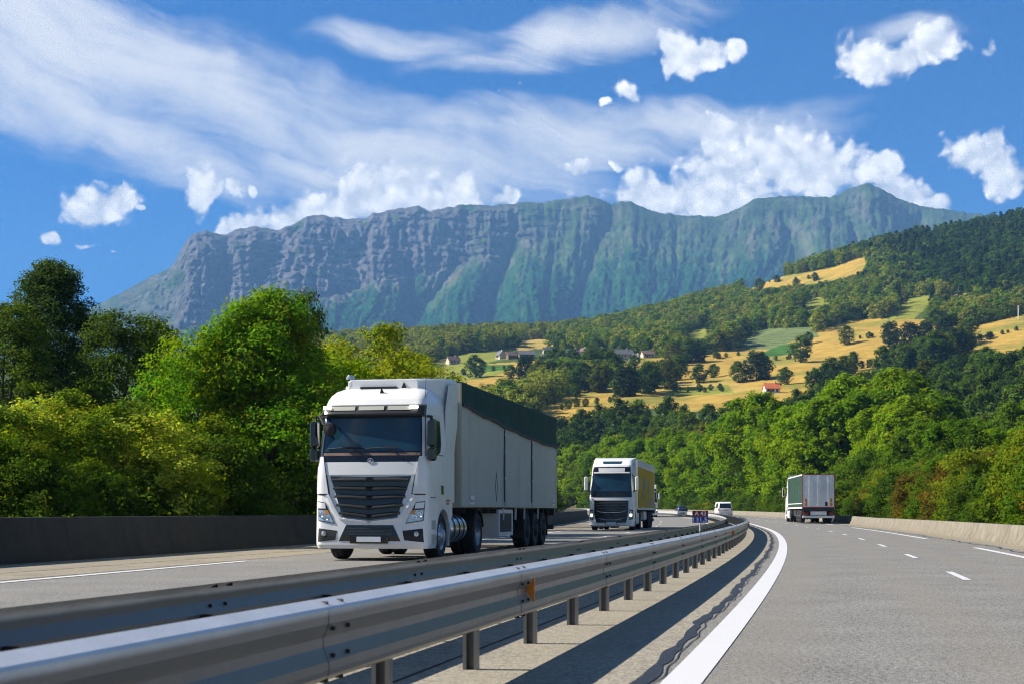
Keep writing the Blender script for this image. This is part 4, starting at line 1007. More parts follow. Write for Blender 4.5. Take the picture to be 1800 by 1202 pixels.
    m.build('hanging_strap', 'trailer_white', root)
    m = MB(); m.box(-1.2, 1.2, 16.25, 16.4, .48, .62); m.box(-1.22, 1.22, 16.3, 16.58, .92, 1.14); m.build('rear_bumper', 'chassis', root)
    return root

def lorry_b(label, trailer='yellow'):
    """white lorry with a tall smooth cab; trailer kinds: yellow curtain, green curtain, plain white"""
    root = tag(empty('articulated_lorry'), label, 'lorry')
    C = Cab([(.22, .05, 1.235), (.30, .0, 1.25), (.5, 0, 1.25), (.62, .02, 1.25), (1.2, .05, 1.245), (1.67, .08, 1.24), (1.85, .10, 1.235), (2.14, .14, 1.22), (3.1, .33, 1.15), (3.45, .40, 1.12), (3.62, .50, 1.10), (3.72, .72, 1.09), (3.95, 1.2, 1.08), (4.04, 1.75, 1.06)], r=.22, bulge=.08)
    m = MB(); C.shell(m, 1.1, 4.04, 26); m.build('cab', 'white_paint', root, 28)
    m = MB(); C.shell(m, .22, .50, 6, back=.9); C.shell(m, .5, 1.1, 6, back=.9); m.build('bumper', 'white_paint', root, 28)
    def fp(name, quads, mat, off=.012, parent=root, nu=16, nv=16):
        mb = MB()
        for c in quads: C.patch(mb, c, off, nu, nv)
        return mb.build(name, mat, parent, 25)
    fp('windscreen_surround', [[(-1.21, 1.84), (1.21, 1.84), (1.2, 2.2), (-1.2, 2.2)], [(-1.2, 2.2), (1.2, 2.2), (1.10, 3.53), (-1.10, 3.53)]], 'gloss_black', .010, nu=26)
    fp('windscreen', [[(-1.12, 2.17), (1.12, 2.17), (1.06, 3.08), (-1.06, 3.08)]], 'windscreen', .020, nu=26)
    m = MB(); rr = []
    for x in np.linspace(-1.0, 1.0, 15):
        y = C.F(x, 3.15); rr.append([(x, y, 3.13), (x, y - .12, 3.16), (x, y - .12, 3.21), (x, y, 3.24)])
    m.loft(rr); m.build('sun_visor', 'white_paint', root, 30)
    fp('header_panel', [[(-.72, 3.26), (.72, 3.26), (.74, 3.46), (-.74, 3.46)]], 'white_paint', .03)
    fp('skylight', [[(-.50, 3.70), (.50, 3.70), (.56, 3.86), (-.56, 3.86)]], 'windscreen', .008)
    gr = fp('grille', [[(-.82, .42), (.82, .42), (.95, .9), (-.95, .9)], [(-.95, .9), (.95, .9), (.95, 1.66), (-.95, 1.66)]], 'gloss_black', .010)
    m = MB()
    for z in (.62, .78, .92, 1.06, 1.2, 1.34, 1.48): 
        rr = []
        for x in np.linspace(-.84, .84, 11): y = C.F(x, z) - .012; rr.append([(x, y, z - .02), (x, y - .03, z), (x, y - .03, z + .03), (x, y, z + .06)])
        m.loft(rr)
    m.build('louvre', 'dark_slat', gr)
    m = MB()
    for z, w in ((.99, .8), (.58, .66)):
        rr = []
        for x in np.linspace(-w, w, 11): zz = z + .10 * (x / w) ** 4; y = C.F(x, zz) - .04; rr.append([(x, y, zz - .012), (x, y - .012, zz - .012), (x, y - .012, zz + .012), (x, y, zz + .012)])
        m.loft(rr)
    m.build('chrome_line', 'plate', gr)
    for sg in (-1, 1):
        m = MB(); C.patch(m, [(sg * 1.0, .58), (sg * 1.21, .62), (sg * 1.21, 1.12), (sg * .99, 1.16)], .010, 6, 6); hl = m.build('headlight', 'gloss_black', root)
        m = MB(); C.patch(m, [(sg * 1.02, .66), (sg * 1.18, .68), (sg * 1.18, 1.06), (sg * 1.02, 1.10)], .018, 5, 5); m.build('lens', 'lamp_glass', hl)
        m = MB(); C.patch(m, [(sg * 1.03, .78), (sg * 1.15, .78), (sg * 1.15, .91), (sg * 1.03, .91)], .028, 4, 4); m.build('bulb', 'lamp_lit', hl)
        m = MB(); x0 = sg * 1.42; m.box(min(x0 - .09, x0 + .09), max(x0 - .09, x0 + .09), .10, .30, 2.22, 2.98, bev=.03); mi = m.build('mirror', 'white_paint', root, 35)
        m = MB(); m.tube([(sg * 1.15, .42, 3.06), (x0, .26, 2.98)], .045, 8); m.tube([(sg * 1.2, .36, 2.16), (x0, .24, 2.24)], .04, 8); m.box(min(x0 - .075, x0 + .075), max(x0 - .075, x0 + .075), .302, .315, 2.28, 2.92); m.build('mirror_arm', 'black_plastic', mi)
        m = MB(); C.side(m, [(.45, 1.3), (1.62, 1.3), (1.62, 3.12), (.66, 3.12), (.45, 2.3)], sg, .010, .02); d = m.build('door', 'white_paint', root)
        m = MB(); C.side(m, [(.52, 2.1), (1.4, 2.32), (1.44, 3.0), (.72, 3.04)], sg, .016, .02); m.build('door_window', 'side_glass', d)
        m = MB(); a = [(1.40 + .58 * math.cos(t), .52 + .58 * math.sin(t)) for t in np.linspace(math.pi, 0, 13)]; m.prism([(.82, .52)] + a + [(2.2, .8), (2.28, 1.36), (.82, 1.36)], 'x', sg * 1.25, sg * 1.20); m.build('wheel_arch', 'white_paint', root)
    m = MB(); m.box(-.27, .27, -.02, .02, .34, .46); m.build('number_plate', 'plate', root)
    m = MB()
    for x in (-.33, .31): m.box(x, x + .03, -.02, .02, .30, .48)
    m.build('plate_post', 'gloss_black', root)
    m = MB()
    m.loft([[(-1.08, 1.7, 3.9), (1.08, 1.7, 3.9), (1.08, 1.7, 4.0), (-1.08, 1.7, 4.0)], [(-1.16, 2.6, 3.5), (1.16, 2.6, 3.5), (1.16, 2.6, 4.10), (-1.16, 2.6, 4.10)]])
    for sg in (-1, 1): m.prism([(1.7, 1.3), (2.75, 1.3), (2.75, 3.9), (1.95, 3.8), (1.7, 3.3)], 'x', sg * 1.14, sg * 1.18)
    m.build('roof_deflector', 'white_paint', root, 25)
    wheel(root, -1.06, 1.42, .51, .32, -1); wheel(root, 1.06, 1.42, .51, .32, 1); axle_set(root, [5.0], .29, .51, 1.09, True); chassis(root, 1.0, 6.0)
    for sg in (-1, 1):
        m = MB(); m.box(min(sg * .75, sg * 1.22), max(sg * .75, sg * 1.22), 2.15, 4.2, .32, .98, bev=.05); m.build('side_fairing', 'trailer_white' if sg > 0 else 'trailer_grey', root, 30)
    Y0, Y1, ZB, ZT, W = 3.1, 16.6, 1.22, (3.86 if trailer == 'green' else 4.04), 1.26
    body = {'yellow': 'curtain_yellow', 'green': 'curtain_green', 'white': 'trailer_white'}[trailer]
    m = MB(); m.box(-W + .03, W - .03, Y0, Y1 - .12, ZB, ZT - .02); bd = m.build('trailer_body', 'trailer_white', root)
    for sg in (-1, 1):                                     # curtain, gently waved
        m = MB(); rr = []
        for y in np.linspace(Y0 + .1, Y1 - .14, 60):
            k = .010 * math.sin(y * 7) + .008 * math.sin(y * 2.9 + 1)
            zt_ = ZT - (.42 if trailer == 'yellow' else .10)
            rr.append([(sg * (W - .03), y, ZB + .05), (sg * (W + k * .3), y, ZB + .05), (sg * (W + k), y, 2.6), (sg * (W + k * .3), y, zt_), (sg * (W - .03), y, zt_)])
        m.loft(rr); cu = m.build('curtain', body, bd, 40)
        m = MB(); m.box(min(sg * (W - .03), sg * (W + .012)), max(sg * (W - .03), sg * (W + .012)), Y0 + .05, Y1 - .12, ZB - .08, ZB + .05)
        m.box(min(sg * (W - .03), sg * (W + .012)), max(sg * (W - .03), sg * (W + .012)), Y0 + .05, Y1 - .12, ZT - (.42 if trailer == 'yellow' else .10), ZT)
        m.build('side_rail', 'trailer_white', bd)
        if trailer == 'green':
            m = MB(); m.box(min(sg * W, sg * (W + .02)), max(sg * W, sg * (W + .02)), Y0 + .2, Y1 - .2, ZB + .30, ZB + .36); m.build('stripe', 'sign_white', cu)
            m = MB()
            for y in np.arange(Y0 + .6, Y1 - .3, .62): m.box(min(sg * W, sg * (W + .016)), max(sg * W, sg * (W + .016)), y, y + .04, ZB + .06, ZT - .1)
            m.build('strap', 'tarp_green', cu)
    underframe(root, Y0, Y1, ZB, (11.6, 12.95, 14.3)); axle_set(root, [11.6, 12.95, 14.3], .37, .51, 1.05, rim='chassis')  # dark rim colour stands in for shade beneath the trailer
    for sg in (-1, 1):
        m = MB(); m.box(min(sg * 1.0, sg * 1.2), max(sg * 1.0, sg * 1.2), 8.2, 10.2, .52, 1.05, bev=.03)
        m.build('pallet_box', 'trailer_white' if trailer != 'green' else 'chassis', root)
    # rear end: doors in a red frame
    m = MB(); m.box(-W + .06, W - .06, Y1 - .10, Y1, ZB + .06, ZT - .06); rdr = m.build('rear_door', 'door_grey', root)
    m = MB(); m.box(-W, -W + .06, Y1 - .12, Y1 + .004, ZB, ZT); m.box(W - .06, W, Y1 - .12, Y1 + .004, ZB, ZT); m.box(-W + .06, W - .06, Y1 - .12, Y1 + .004, ZB, ZB + .06); m.box(-W + .06, W - .06, Y1 - .12, Y1 + .004, ZT - .06, ZT)
    m.build('door_frame', 'red_paint' if trailer == 'green' else 'trailer_white', rdr)
    m = MB()
    for x in (-.06, .03, -.75, .72): m.tube([(x + .015, Y1 + .015, ZB + .12), (x + .015, Y1 + .015, ZT - .12)], .009, 6)
    for x in (-1.05, 0.99): 
        for z in (1.6, 2.3, 3.0, 3.7): m.box(x, x + .06, Y1, Y1 + .018, z, z + .08)
    m.build('lock_rod', 'door_grey', rdr)
    for x in (-1.06, .9):
        m = MB(); m.box(x, x + .16, Y1 + .001, Y1 + .012, ZB + .12, ZB + .72); pn = m.build('warning_panel', 'amber', rdr)
    m = MB(); m.box(-.72, -.5, Y1 + .001, Y1 + .014, ZB + .13, ZB + .45); m.build('document_box', 'seam_dark', rdr)
    m = MB(); m.box(-1.2, 1.2, Y1 - .1, Y1 + .02, ZB - .28, ZB - .02); m.build('rear_beam', 'chassis', root)
    lb = MB(); lb.box(-1.24, 1.24, Y1 - .12, Y1 + .0, .40, .58, bev=.02); lb.build('rear_bumper', 'plate', root)
    m = MB(); m.box(-.62, .62, Y1 - .06, Y1 + .012, .62, .92); pl = m.build('plate_board', 'plate', root)
    m = MB(); m.box(-.26, .26, Y1 + .0125, Y1 + .018, .72, .84); m.build('number_plate', 'sign_white', pl)
    for x in (-1.18, .80):
        m = MB(); m.box(x, x + .38, Y1 - .08, Y1 + .012, .64, .86, bev=.02); m.build('tail_light', 'red_lens', root)
    return root
def curtain_yellow():
    m, nt, p, out = new_mat('curtain_yellow'); tc = nd(nt, 'ShaderNodeTexCoord')
    c = None
    sp = nd(nt, 'ShaderNodeSeparateXYZ'); lk(nt, tc.outputs['Object'], sp.inputs[0])
    n = nd(nt, 'ShaderNodeTexNoise', i_Scale=1.1, i_Detail=5.0); lk(nt, tc.outputs['Object'], n.inputs['Vector'])
    c = mixc(nt, n.outputs[0], (.44, .28, .006), (.56, .36, .010))
    def ell(y, z, ry, rz, col, c):
        a = mth(nt, 'DIVIDE', mth(nt, 'SUBTRACT', sp.outputs[1], y), ry); b = mth(nt, 'DIVIDE', mth(nt, 'SUBTRACT', sp.outputs[2], z), rz)
        d = mth(nt, 'ADD', mth(nt, 'MULTIPLY', a, a), mth(nt, 'MULTIPLY', b, b)); return mixc(nt, maprange(nt, d, 1.15, .95), c, col)
    c = ell(7.4, 2.7, .9, .42, (.20, .22, .26), c); c = ell(6.9, 1.95, .9, .3, (.30, .22, .10), c); c = ell(11.3, 2.5, .8, .5, (.24, .24, .2), c); c = ell(12.6, 1.5, 2.0, .35, (.34, .29, .22), c)
    f = mth(nt, 'FRACT', mth(nt, 'DIVIDE', sp.outputs[1], 1.35)); c = mixc(nt, maprange(nt, f, .0, .06, .55, 0), c, (.12, .09, .02))
    lk(nt, c, p.inputs['Base Color']); p.inputs['Roughness'].default_value = .6; p.inputs['Specular IOR Level'].default_value = .15; MAT['curtain_yellow'] = m
curtain_yellow()
def place(root, s, t, back=False, yaw=0.0):
    root.location = at(s, t); hd = heading(s + (-7 if back else 7))
    root.rotation_euler = (0, 0, -hd + (math.pi if back else 0) - R_(yaw))
place(lorry_a(), 29.1, -8.50)
place(lorry_b('white lorry with yellow curtain-sided trailer and lit headlights, following behind the biggest lorry', 'yellow'), 79.0, -8.75, yaw=1.3)
place(lorry_b('distant white lorry mostly hidden behind the yellow-sided trailer', 'white'), 181.0, -7.4)
gt = lorry_b('green curtain-sided lorry seen from behind, with grey rear doors in a red frame', 'green')
place(gt, 114.5 + 16.6, 5.25, True)

def van():
    r = tag(empty('minivan'), 'white minibus driving away beyond the kilometre sign', 'van')
    C = Cab([(.30, .10, .88), (.5, .02, .94), (.85, .0, .95), (1.05, .03, .945), (1.75, .22, .82), (1.88, .40, .76), (1.92, .7, .70)], r=.16, bulge=.05, back=4.9)
    m = MB(); C.shell(m, .30, 1.92, 20); b = m.build('body', 'white_paint', r, 28)       # local -y is the tail here
    def fp(n, c, mat, off=.008, nu=8, nv=4): 
        mb = MB(); C.patch(mb, c, off, nu, nv); return mb.build(n, mat, r, 25)
    fp('rear_window', [(-.74, 1.13), (.74, 1.13), (.69, 1.70), (-.69, 1.70)], 'side_glass')
    for sg in (-1, 1):
        fp('tail_light', [(sg * .76, .78), (sg * .90, .78), (sg * .90, 1.12), (sg * .80, 1.12)], 'red_lens')
        m = MB(); C.side(m, [(.45, 1.16), (3.3, 1.16), (3.0, 1.72), (.52, 1.72)], sg, .006, .02); m.build('side_window', 'side_glass', r)
        m = MB(); m.box(min(sg * .95, sg * 1.13), max(sg * .95, sg * 1.13), 3.2, 3.32, 1.08, 1.28, bev=.03); m.build('mirror', 'black_plastic', r)
        for y in (.95, 3.95): wheel(r, sg * .84, y, .33, .22, sg)
    fp('number_plate', [(-.28, .80), (.28, .80), (.28, .92), (-.28, .92)], 'reflector_orange', .012)
    m = MB(); C.patch(m, [(-.93, .34), (.93, .34), (.93, .58), (-.93, .58)], .05, 12, 4, .1); m.build('bumper', 'white_plastic', r, 30)
    return r
v = van(); v.location = at(184, 2.6); v.rotation_euler = (0, 0, -heading(186))
def car():
    r = tag(empty('parked_car'), 'small dark blue car showing just above the far guard rail', 'car'); r.name = 'car'
    C = Cab([(.22, .10, .82), (.4, .0, .88), (.8, .02, .89), (.95, .10, .86), (1.0, .30, .82), (1.36, .85, .62), (1.44, 1.25, .54)], r=.2, bulge=.08, back=4.2)
    m = MB(); C.shell(m, .22, .97, 12); m.build('body', 'navy_paint', r, 28)
    m = MB(); C2 = Cab([(.95, .32, .80), (1.36, .85, .62), (1.44, 1.2, .54)], r=.2, bulge=.08, back=3.0); C2.shell(m, .95, 1.44, 10); m.build('cabin', 'navy_paint', r, 28)
    m = MB(); C2.patch(m, [(-.66, .99), (.66, .99), (.54, 1.34), (-.54, 1.34)], .010, 8, 4); m.build('rear_window', 'side_glass', r)
    for sg in (-1, 1):
        m = MB(); C2.side(m, [(.9, 1.0), (2.8, 1.0), (2.3, 1.34), (1.05, 1.34)], sg, .006, .02); m.build('side_window', 'side_glass', r)
        m = MB(); C.patch(m, [(sg * .62, .66), (sg * .85, .66), (sg * .85, .82), (sg * .62, .82)], .008, 4, 3); m.build('tail_light', 'red_lens', r)
        for y in (.8, 3.3): wheel(r, sg * .78, y, .31, .2, sg)
    return r
c = car(); c.location = at(256, 5.0); c.rotation_euler = (0, 0, -heading(260))

# ---------------------------------------------------------------- plants
def leaves_from(centres, outward, sizes, n_per, spread, lsize, pal, rng, up=.45, jit=.75, aspect=.55):
    """leaf quads in sprays: spray centres, their outward direction, spread radius, leaf length; pal rows are colours per spray"""
    n = len(centres); k = n_per; N = n * k
    off = rng.normal(size=(n, k, 3)); off /= np.linalg.norm(off, axis=2, keepdims=True); off *= (rng.random((n, k, 1)) ** .45) * spread * sizes[:, None, None]
    off[..., 2] *= .72
    c = (centres[:, None, :] + off).reshape(N, 3)
    nr = np.repeat(outward, k, 0) * .55 + np.array((0, 0, up)) + rng.normal(size=(N, 3)) * jit * .6 + off.reshape(N, 3) / (spread + 1e-6) * .35
    nr /= np.linalg.norm(nr, axis=1, keepdims=True)
    a = np.cross(nr, rng.normal(size=(N, 3))); a /= np.linalg.norm(a, axis=1, keepdims=True) + 1e-9
    b = np.cross(nr, a); l = lsize * (.65 + .7 * rng.random((N, 1)))
    V = np.stack([c - a * l * .5, c + b * l * aspect * .5, c + a * l * .5 - nr * l * .12, c - b * l * aspect * .5], 1).reshape(-1, 3)
    col = np.repeat(pal, k, 0) * (.78 + .44 * rng.random((N, 1))) * (1 + .10 * rng.normal(size=(N, 3)))
    return V, np.arange(N * 4).reshape(N, 4), np.clip(np.repeat(col, 4, 0), .004, .8)
def tree_meshes(name, seed, H, W, zb=.12, prof='round', n_lobes=16, sprays=14, per=70, lsize=.16, spread=.5, pal=((.06, .10, .02),), lobe_r=.30, trunk_r=.16, bark='bark', mat='leaves', multi=1, inner=.3, jit=.75, limbs=True):
    """one tree: (crown mesh, trunk mesh); H height, W crown width, zb crown base as a share of H"""
    rng = np.random.default_rng(seed)
    prf = {'round': lambda z: np.sqrt(np.maximum(0, 1 - (2 * z - .9) ** 2 / 1.25)), 'cone': lambda z: (1 - z) ** .62 * np.minimum(1, .35 + z * 4), 'oval': lambda z: np.sin(np.pi * np.clip(z * .9 + .08, 0, 1)) ** .7,
           'column': lambda z: np.sin(np.pi * np.clip(z * .92 + .05, 0, 1)) ** .45, 'bush': lambda z: np.sqrt(np.maximum(0, 1 - z ** 2.2)), 'fir': lambda z: (1 - z) ** .9 * np.minimum(1, .6 + z * 3)}[prof]
    pal = np.array(pal, float)
    lob, lr = [], []
    for i in range(n_lobes):
        z = (i + rng.random()) / n_lobes; z = z ** (.85 if prof != 'bush' else 1.0); wz = prf(np.array(z)) * W / 2
        a = i * 2.39996 + rng.normal() * .5; r = wz * (.45 + .45 * rng.random())
        rad = lobe_r * W * (.72 + .55 * rng.random()) * (.55 + .45 * wz / (W / 2))
        lob.append((r * math.cos(a), r * math.sin(a), H * zb + (H * (1 - zb) - rad * .6) * z)); lr.append(rad)
    lob, lr = np.array(lob), np.array(lr)
    n = n_lobes * sprays; li = np.repeat(np.arange(n_lobes), sprays)
    d = rng.normal(size=(n, 3)); d[:, 2] += .35; d /= np.linalg.norm(d, axis=1, keepdims=True)
    rr = np.where(rng.random(n) < inner, rng.random(n) ** .5 * .75, .78 + .3 * rng.random(n))
    c = lob[li] + d * (lr[li] * rr)[:, None] * np.array((1, 1, .85)); c[:, 2] = np.maximum(c[:, 2], .12 * H * zb + .15)
    lobe_pal = pal[rng.integers(0, len(pal), n_lobes)]
    sp = lobe_pal[li] * .65 + pal[rng.integers(0, len(pal), n)] * .35
    V, F, C = leaves_from(c, d, .75 + .5 * rng.random(n), per, spread, lsize, sp, rng, jit=jit)
    crown = mesh_np(name + '_crown', V, F, mat, C)
    mb = MB()
    if limbs:
        for m in range(multi):
            a0 = rng.random() * 6.28; lean = (.05 if multi == 1 else .14) * H; p0 = Vector((.12 * m * math.cos(a0 * 3), .12 * m * math.sin(a0 * 3), -.6))
            top = Vector((lean * math.cos(a0) * .5, lean * math.sin(a0) * .5, H * .86)); tp = []
            for f in np.linspace(0, 1, 9): tp.append(p0.lerp(top, f) + Vector((math.sin(f * 5 + m) * .03 * H * f * (1 - f) * 2, math.cos(f * 4 + a0) * .03 * H * f * (1 - f) * 2, 0)))
            mb.tube(tp, [trunk_r * (1.25 if i == 0 else 1) * (1 - i / 8 * .88) for i in range(9)], 9)
            for i in range(m, n_lobes, multi):
                e = Vector(lob[i]); f = max(.12, min(.9, (e.z - (.55 * math.hypot(e.x, e.y))) / (H * .86))); q = f * 8; k = min(7, int(q)); s0 = tp[k].lerp(tp[k + 1], q - k)
                mid = s0.lerp(e, .5) + Vector((0, 0, -.05 * (e - s0).length)); r0 = trunk_r * (1 - f * .85) * .55
                mb.tube([s0, mid, e], [r0, r0 * .6, r0 * .22], 6)
                for j in range(3):
                    e2 = Vector(c[i * sprays + j]); mb.tube([mid.lerp(e, .3 + .2 * j), e2], [r0 * .3, r0 * .08], 4)
    me = bpy.data.meshes.new(name + '_trunk'); me.from_pydata(mb.v, [], mb.f); me.materials.append(MAT[bark])
    for p in me.polygons: p.use_smooth = True
    return crown, me
def plant(kind, meshes, loc, rz, sc, label, cat, group=None):
    r = tag(empty(kind, loc, rz), label, cat, group); r.scale = sc if hasattr(sc, '__len__') else (sc,) * 3
    if meshes[1] is not None and len(meshes[1].vertices): link('trunk', meshes[1], r)
    link('crown' if cat != 'bush' else 'foliage', meshes[0], r)
    return r
def ground_at(u, D):
    X = (u - UC) / FPX * D; return X, D, float(terrain_z(X, D))
rng = np.random.default_rng(11)

ACACIA = ((0.106, 0.267, 0.014), (0.142, 0.302, 0.017), (0.077, 0.213, 0.017), (0.178, 0.302, 0.019), (0.234, 0.231, 0.022))
DARKG = ((0.045, 0.088, 0.028), (0.061, 0.109, 0.032), (0.081, 0.131, 0.035))
YELLOWG = ((0.212, 0.308, 0.012), (0.156, 0.268, 0.012), (0.282, 0.336, 0.018), (0.112, 0.218, 0.012), (0.366, 0.436, 0.06))
OLIVE = ((0.075, 0.16, 0.012), (0.106, 0.179, 0.012), (0.056, 0.131, 0.012), (0.138, 0.188, 0.014))
MIDG = ((0.064, 0.128, 0.013), (0.09, 0.16, 0.016), (0.054, 0.102, 0.013))
PLANE = ((0.121, 0.229, 0.009), (0.16, 0.277, 0.011), (0.098, 0.196, 0.009), (0.195, 0.295, 0.013))
RUST = ((0.117, 0.095, 0.016), (0.089, 0.089, 0.016), (0.137, 0.134, 0.02), (0.055, 0.089, 0.014))
BRONZE = ((0.137, 0.19, 0.014), (0.178, 0.228, 0.016), (0.103, 0.171, 0.012))

M_POP = tree_meshes('birch', 1, 12.0, 9.6, .02, 'cone', 52, 26, 50, .14, .44, DARKG, .155, .17, 'bark_pale', multi=2, inner=.2)
M_POP2 = tree_meshes('dark_tree', 2, 9.4, 5.0, .05, 'oval', 22, 22, 46, .15, .42, DARKG + MIDG, .22, .14, multi=2, inner=.2)
M_ACA = tree_meshes('acacia', 3, 9.4, 9.6, .03, 'cone', 56, 24, 44, .155, .44, ACACIA, .165, .19, multi=3, inner=.22)
M_ACA2 = tree_meshes('acacia', 4, 6.6, 6.0, .03, 'round', 26, 22, 46, .15, .44, ACACIA + YELLOWG[:2], .22, .12, multi=3, inner=.22)
M_YEL = tree_meshes('yellow_shrub', 5, 5.2, 5.2, .0, 'bush', 24, 22, 46, .13, .40, YELLOWG + MIDG[:2], .22, .06, multi=4, inner=.25)
M_YEL2 = tree_meshes('yellow_shrub', 6, 4.6, 4.6, .0, 'bush', 22, 22, 46, .125, .38, YELLOWG + OLIVE[:2] + MIDG[:1], .23, .06, multi=4, inner=.25)
M_OLI = tree_meshes('olive_shrub', 7, 3.6, 4.2, .0, 'bush', 20, 20, 46, .12, .36, OLIVE + MIDG, .24, .05, multi=4, inner=.25)
M_LOW = tree_meshes('low_shrub', 8, 1.9, 3.2, .0, 'bush', 14, 18, 44, .11, .32, OLIVE + YELLOWG[:2], .24, .04, multi=3, inner=.25)

def left_side():
    def at_(u, D, tmin=-17.9):
        while st((u - UC) / FPX * D, D)[1] > tmin: D += .5
        X, Y, Z = ground_at(u, D); return (X, Y, Z - .1)
    plant('birch_tree', M_POP, at_(92, 64), .4, (1.05, 1.05, .95), 'tall dark blue-green birch with twin tops, highest tree by the dark barrier', 'tree')
    plant('broadleaf_tree', M_POP2, at_(10, 60), 1.4, (1.0, 1.0, .95), 'dark tree at the frame edge, standing half behind the tall twin-topped birch', 'tree')
    plant('broadleaf_tree', M_POP2, at_(205, 60), 2.6, (.9, .9, .93), 'dark green tree just right of the tall twin-topped birch', 'tree')
    plant('broadleaf_tree', M_POP2, at_(278, 66), 4.0, (.85, .85, .98), 'dark thin tree between the tall birch and the big acacia', 'tree')
    plant('acacia_tree', M_ACA, at_(470, 47), .0, (1.0, 1.0, .97), 'big feathery bright green acacia rising behind the biggest lorry', 'tree')
    plant('broadleaf_tree', M_POP2, at_(528, 56), .9, (.62, .62, 1.06), 'dark brownish tree top peeping out behind the big acacia', 'tree')
    plant('acacia_tree', M_ACA2, at_(350, 50), 1.9, (.95, .95, 1.05), 'smaller green acacia leaning against the left flank of the big acacia', 'tree')
    plant('acacia_tree', M_ACA2, at_(595, 50), 3.9, (1.2, 1.2, 1.16), 'green acacia directly behind the cab of the biggest lorry', 'tree')
    m = tree_meshes('yellow_tree', 9, 7.6, 5.6, .05, 'round', 24, 22, 44, .15, .42, ((.24, .30, .018), (.29, .32, .024), (.19, .26, .018)), .22, .12, multi=2)
    plant('locust_tree', m, at_(655, 62), .3, (1.35, 1.35, 1.24), 'yellow-green tree glowing above the roof of the biggest lorry', 'tree')
    plant('locust_tree', m, at_(728, 78), 2.3, (1.25, 1.25, 1.25), 'low yellow-green treetop farthest right of those above the biggest lorry', 'tree')
    for i, (u, D, k, s, lab) in enumerate([
        (28, 40, M_YEL2, 1.02, 'olive and yellow shrub at the left frame edge behind the dark barrier'),
        (118, 43, M_YEL, 1.0, 'yellow-green flowering shrub below the tall twin-topped birch'),
        (215, 41, M_YEL, 1.06, 'largest yellow shrub, full of pale blossom, between birch and acacia'),
        (300, 43, M_YEL2, .95, 'yellow shrub with ochre leaves touching the left foot of the big acacia')]):
        plant('flowering_shrub', k, at_(u, D), i * 1.7, (s, s, s * (.76 if i != 3 else .70)), lab, 'bush', 'yellow shrubs behind the dark barrier')
    j = 0
    for u, D, k, s in [(60, 37, M_OLI, .75), (160, 38, M_OLI, .7), (255, 39, M_OLI, .75), (345, 40, M_OLI, .95), (400, 41.5, M_OLI, .85), (455, 42, M_LOW, 1.1), (505, 43, M_OLI, .75), (545, 44, M_LOW, 1.2), (-20, 37, M_OLI, .8), (110, 36.5, M_LOW, .9), (320, 39, M_LOW, 1.0), (425, 41, M_LOW, 1.0), (590, 46, M_OLI, .8), (640, 50, M_OLI, .9), (470, 45, M_OLI, 1.1), (375, 44, M_OLI, 1.15)]:
        plant('olive_shrub', k, at_(u, D), j * 1.3, (s, s, s), 'low olive-green shrub in the undergrowth along the dark barrier', 'bush', 'olive shrubs along the dark barrier'); j += 1
    # farther along the barrier, seen between the two lorries
    m2 = tree_meshes('gold_shrub', 10, 6.0, 5.0, .0, 'bush', 22, 20, 40, .16, .42, ((.22, .15, .012), (.16, .13, .012), (.10, .11, .012), (.26, .19, .02)), .22, .08, multi=3)
    X0_, Y0_ = 0, 0
    for i, (s, t, k, sc, lab) in enumerate([(78, -17.8, M_OLI, 1.15, None), (84, -18.0, m2, .95, 'golden autumn shrub between the biggest lorry and the yellow-sided lorry, nearest of the row'), (92, -18.5, m2, 1.1, 'golden orange shrub just behind the rear edge of the grey trailer'), (101, -18.2, m2, .95, 'golden shrub nearest to the left mirror of the yellow-sided lorry'), (70, -18.0, M_OLI, 1.1, None), (60, -18, M_OLI, 1.1, None), (112, -18.0, M_OLI, 1.2, None), (124, -18.2, M_OLI, 1.3, None)]):
        x, y = P(s, t); z = float(terrain_z(x, y)) - .1
        if lab: plant('golden_shrub', k, (float(x), float(y), z), i * 2.1, sc, lab, 'bush', 'golden shrubs between the lorries')
        else: plant('olive_shrub', k, (float(x), float(y), z), i * 2.1, sc, 'low olive-green shrub in the undergrowth along the dark barrier', 'bush', 'olive shrubs along the dark barrier')
left_side()

M_PLN = [tree_meshes('plane_tree', 20 + i, 15.0, 12.5, .08, 'round', 64, 14, 24, .46, .80, PLANE if i != 2 else PLANE[:1] + MIDG[:2], .125, .36, inner=.06, multi=1, jit=.5) for i in range(4)]
M_MID = [tree_meshes('forest_tree', 30 + i, 12.0, 9.0, .06, 'round' if i % 2 else 'oval', 26, 12, 16, .62, .85, (MIDG + ((.06, .11, .02), (.09, .135, .022)), DARKG + MIDG, ((.09, .15, .018), (.11, .16, .02)), ((.03, .06, .02), (.026, .052, .02)), ((.13, .15, .022), (.10, .13, .02)))[i], .20, .25, inner=.06, mat='wood_leaves', jit=.5) for i in range(5)]
RUST = tuple((a * 1.25, b * .95, c) for a, b, c in RUST)
M_RUS = [tree_meshes('rust_shrub', 40 + i, 4.6, 4.6, .0, 'bush', 18, 18, 30, .20, .45, (RUST, BRONZE, OLIVE, MIDG)[i], .24, .07, multi=3) for i in range(4)]
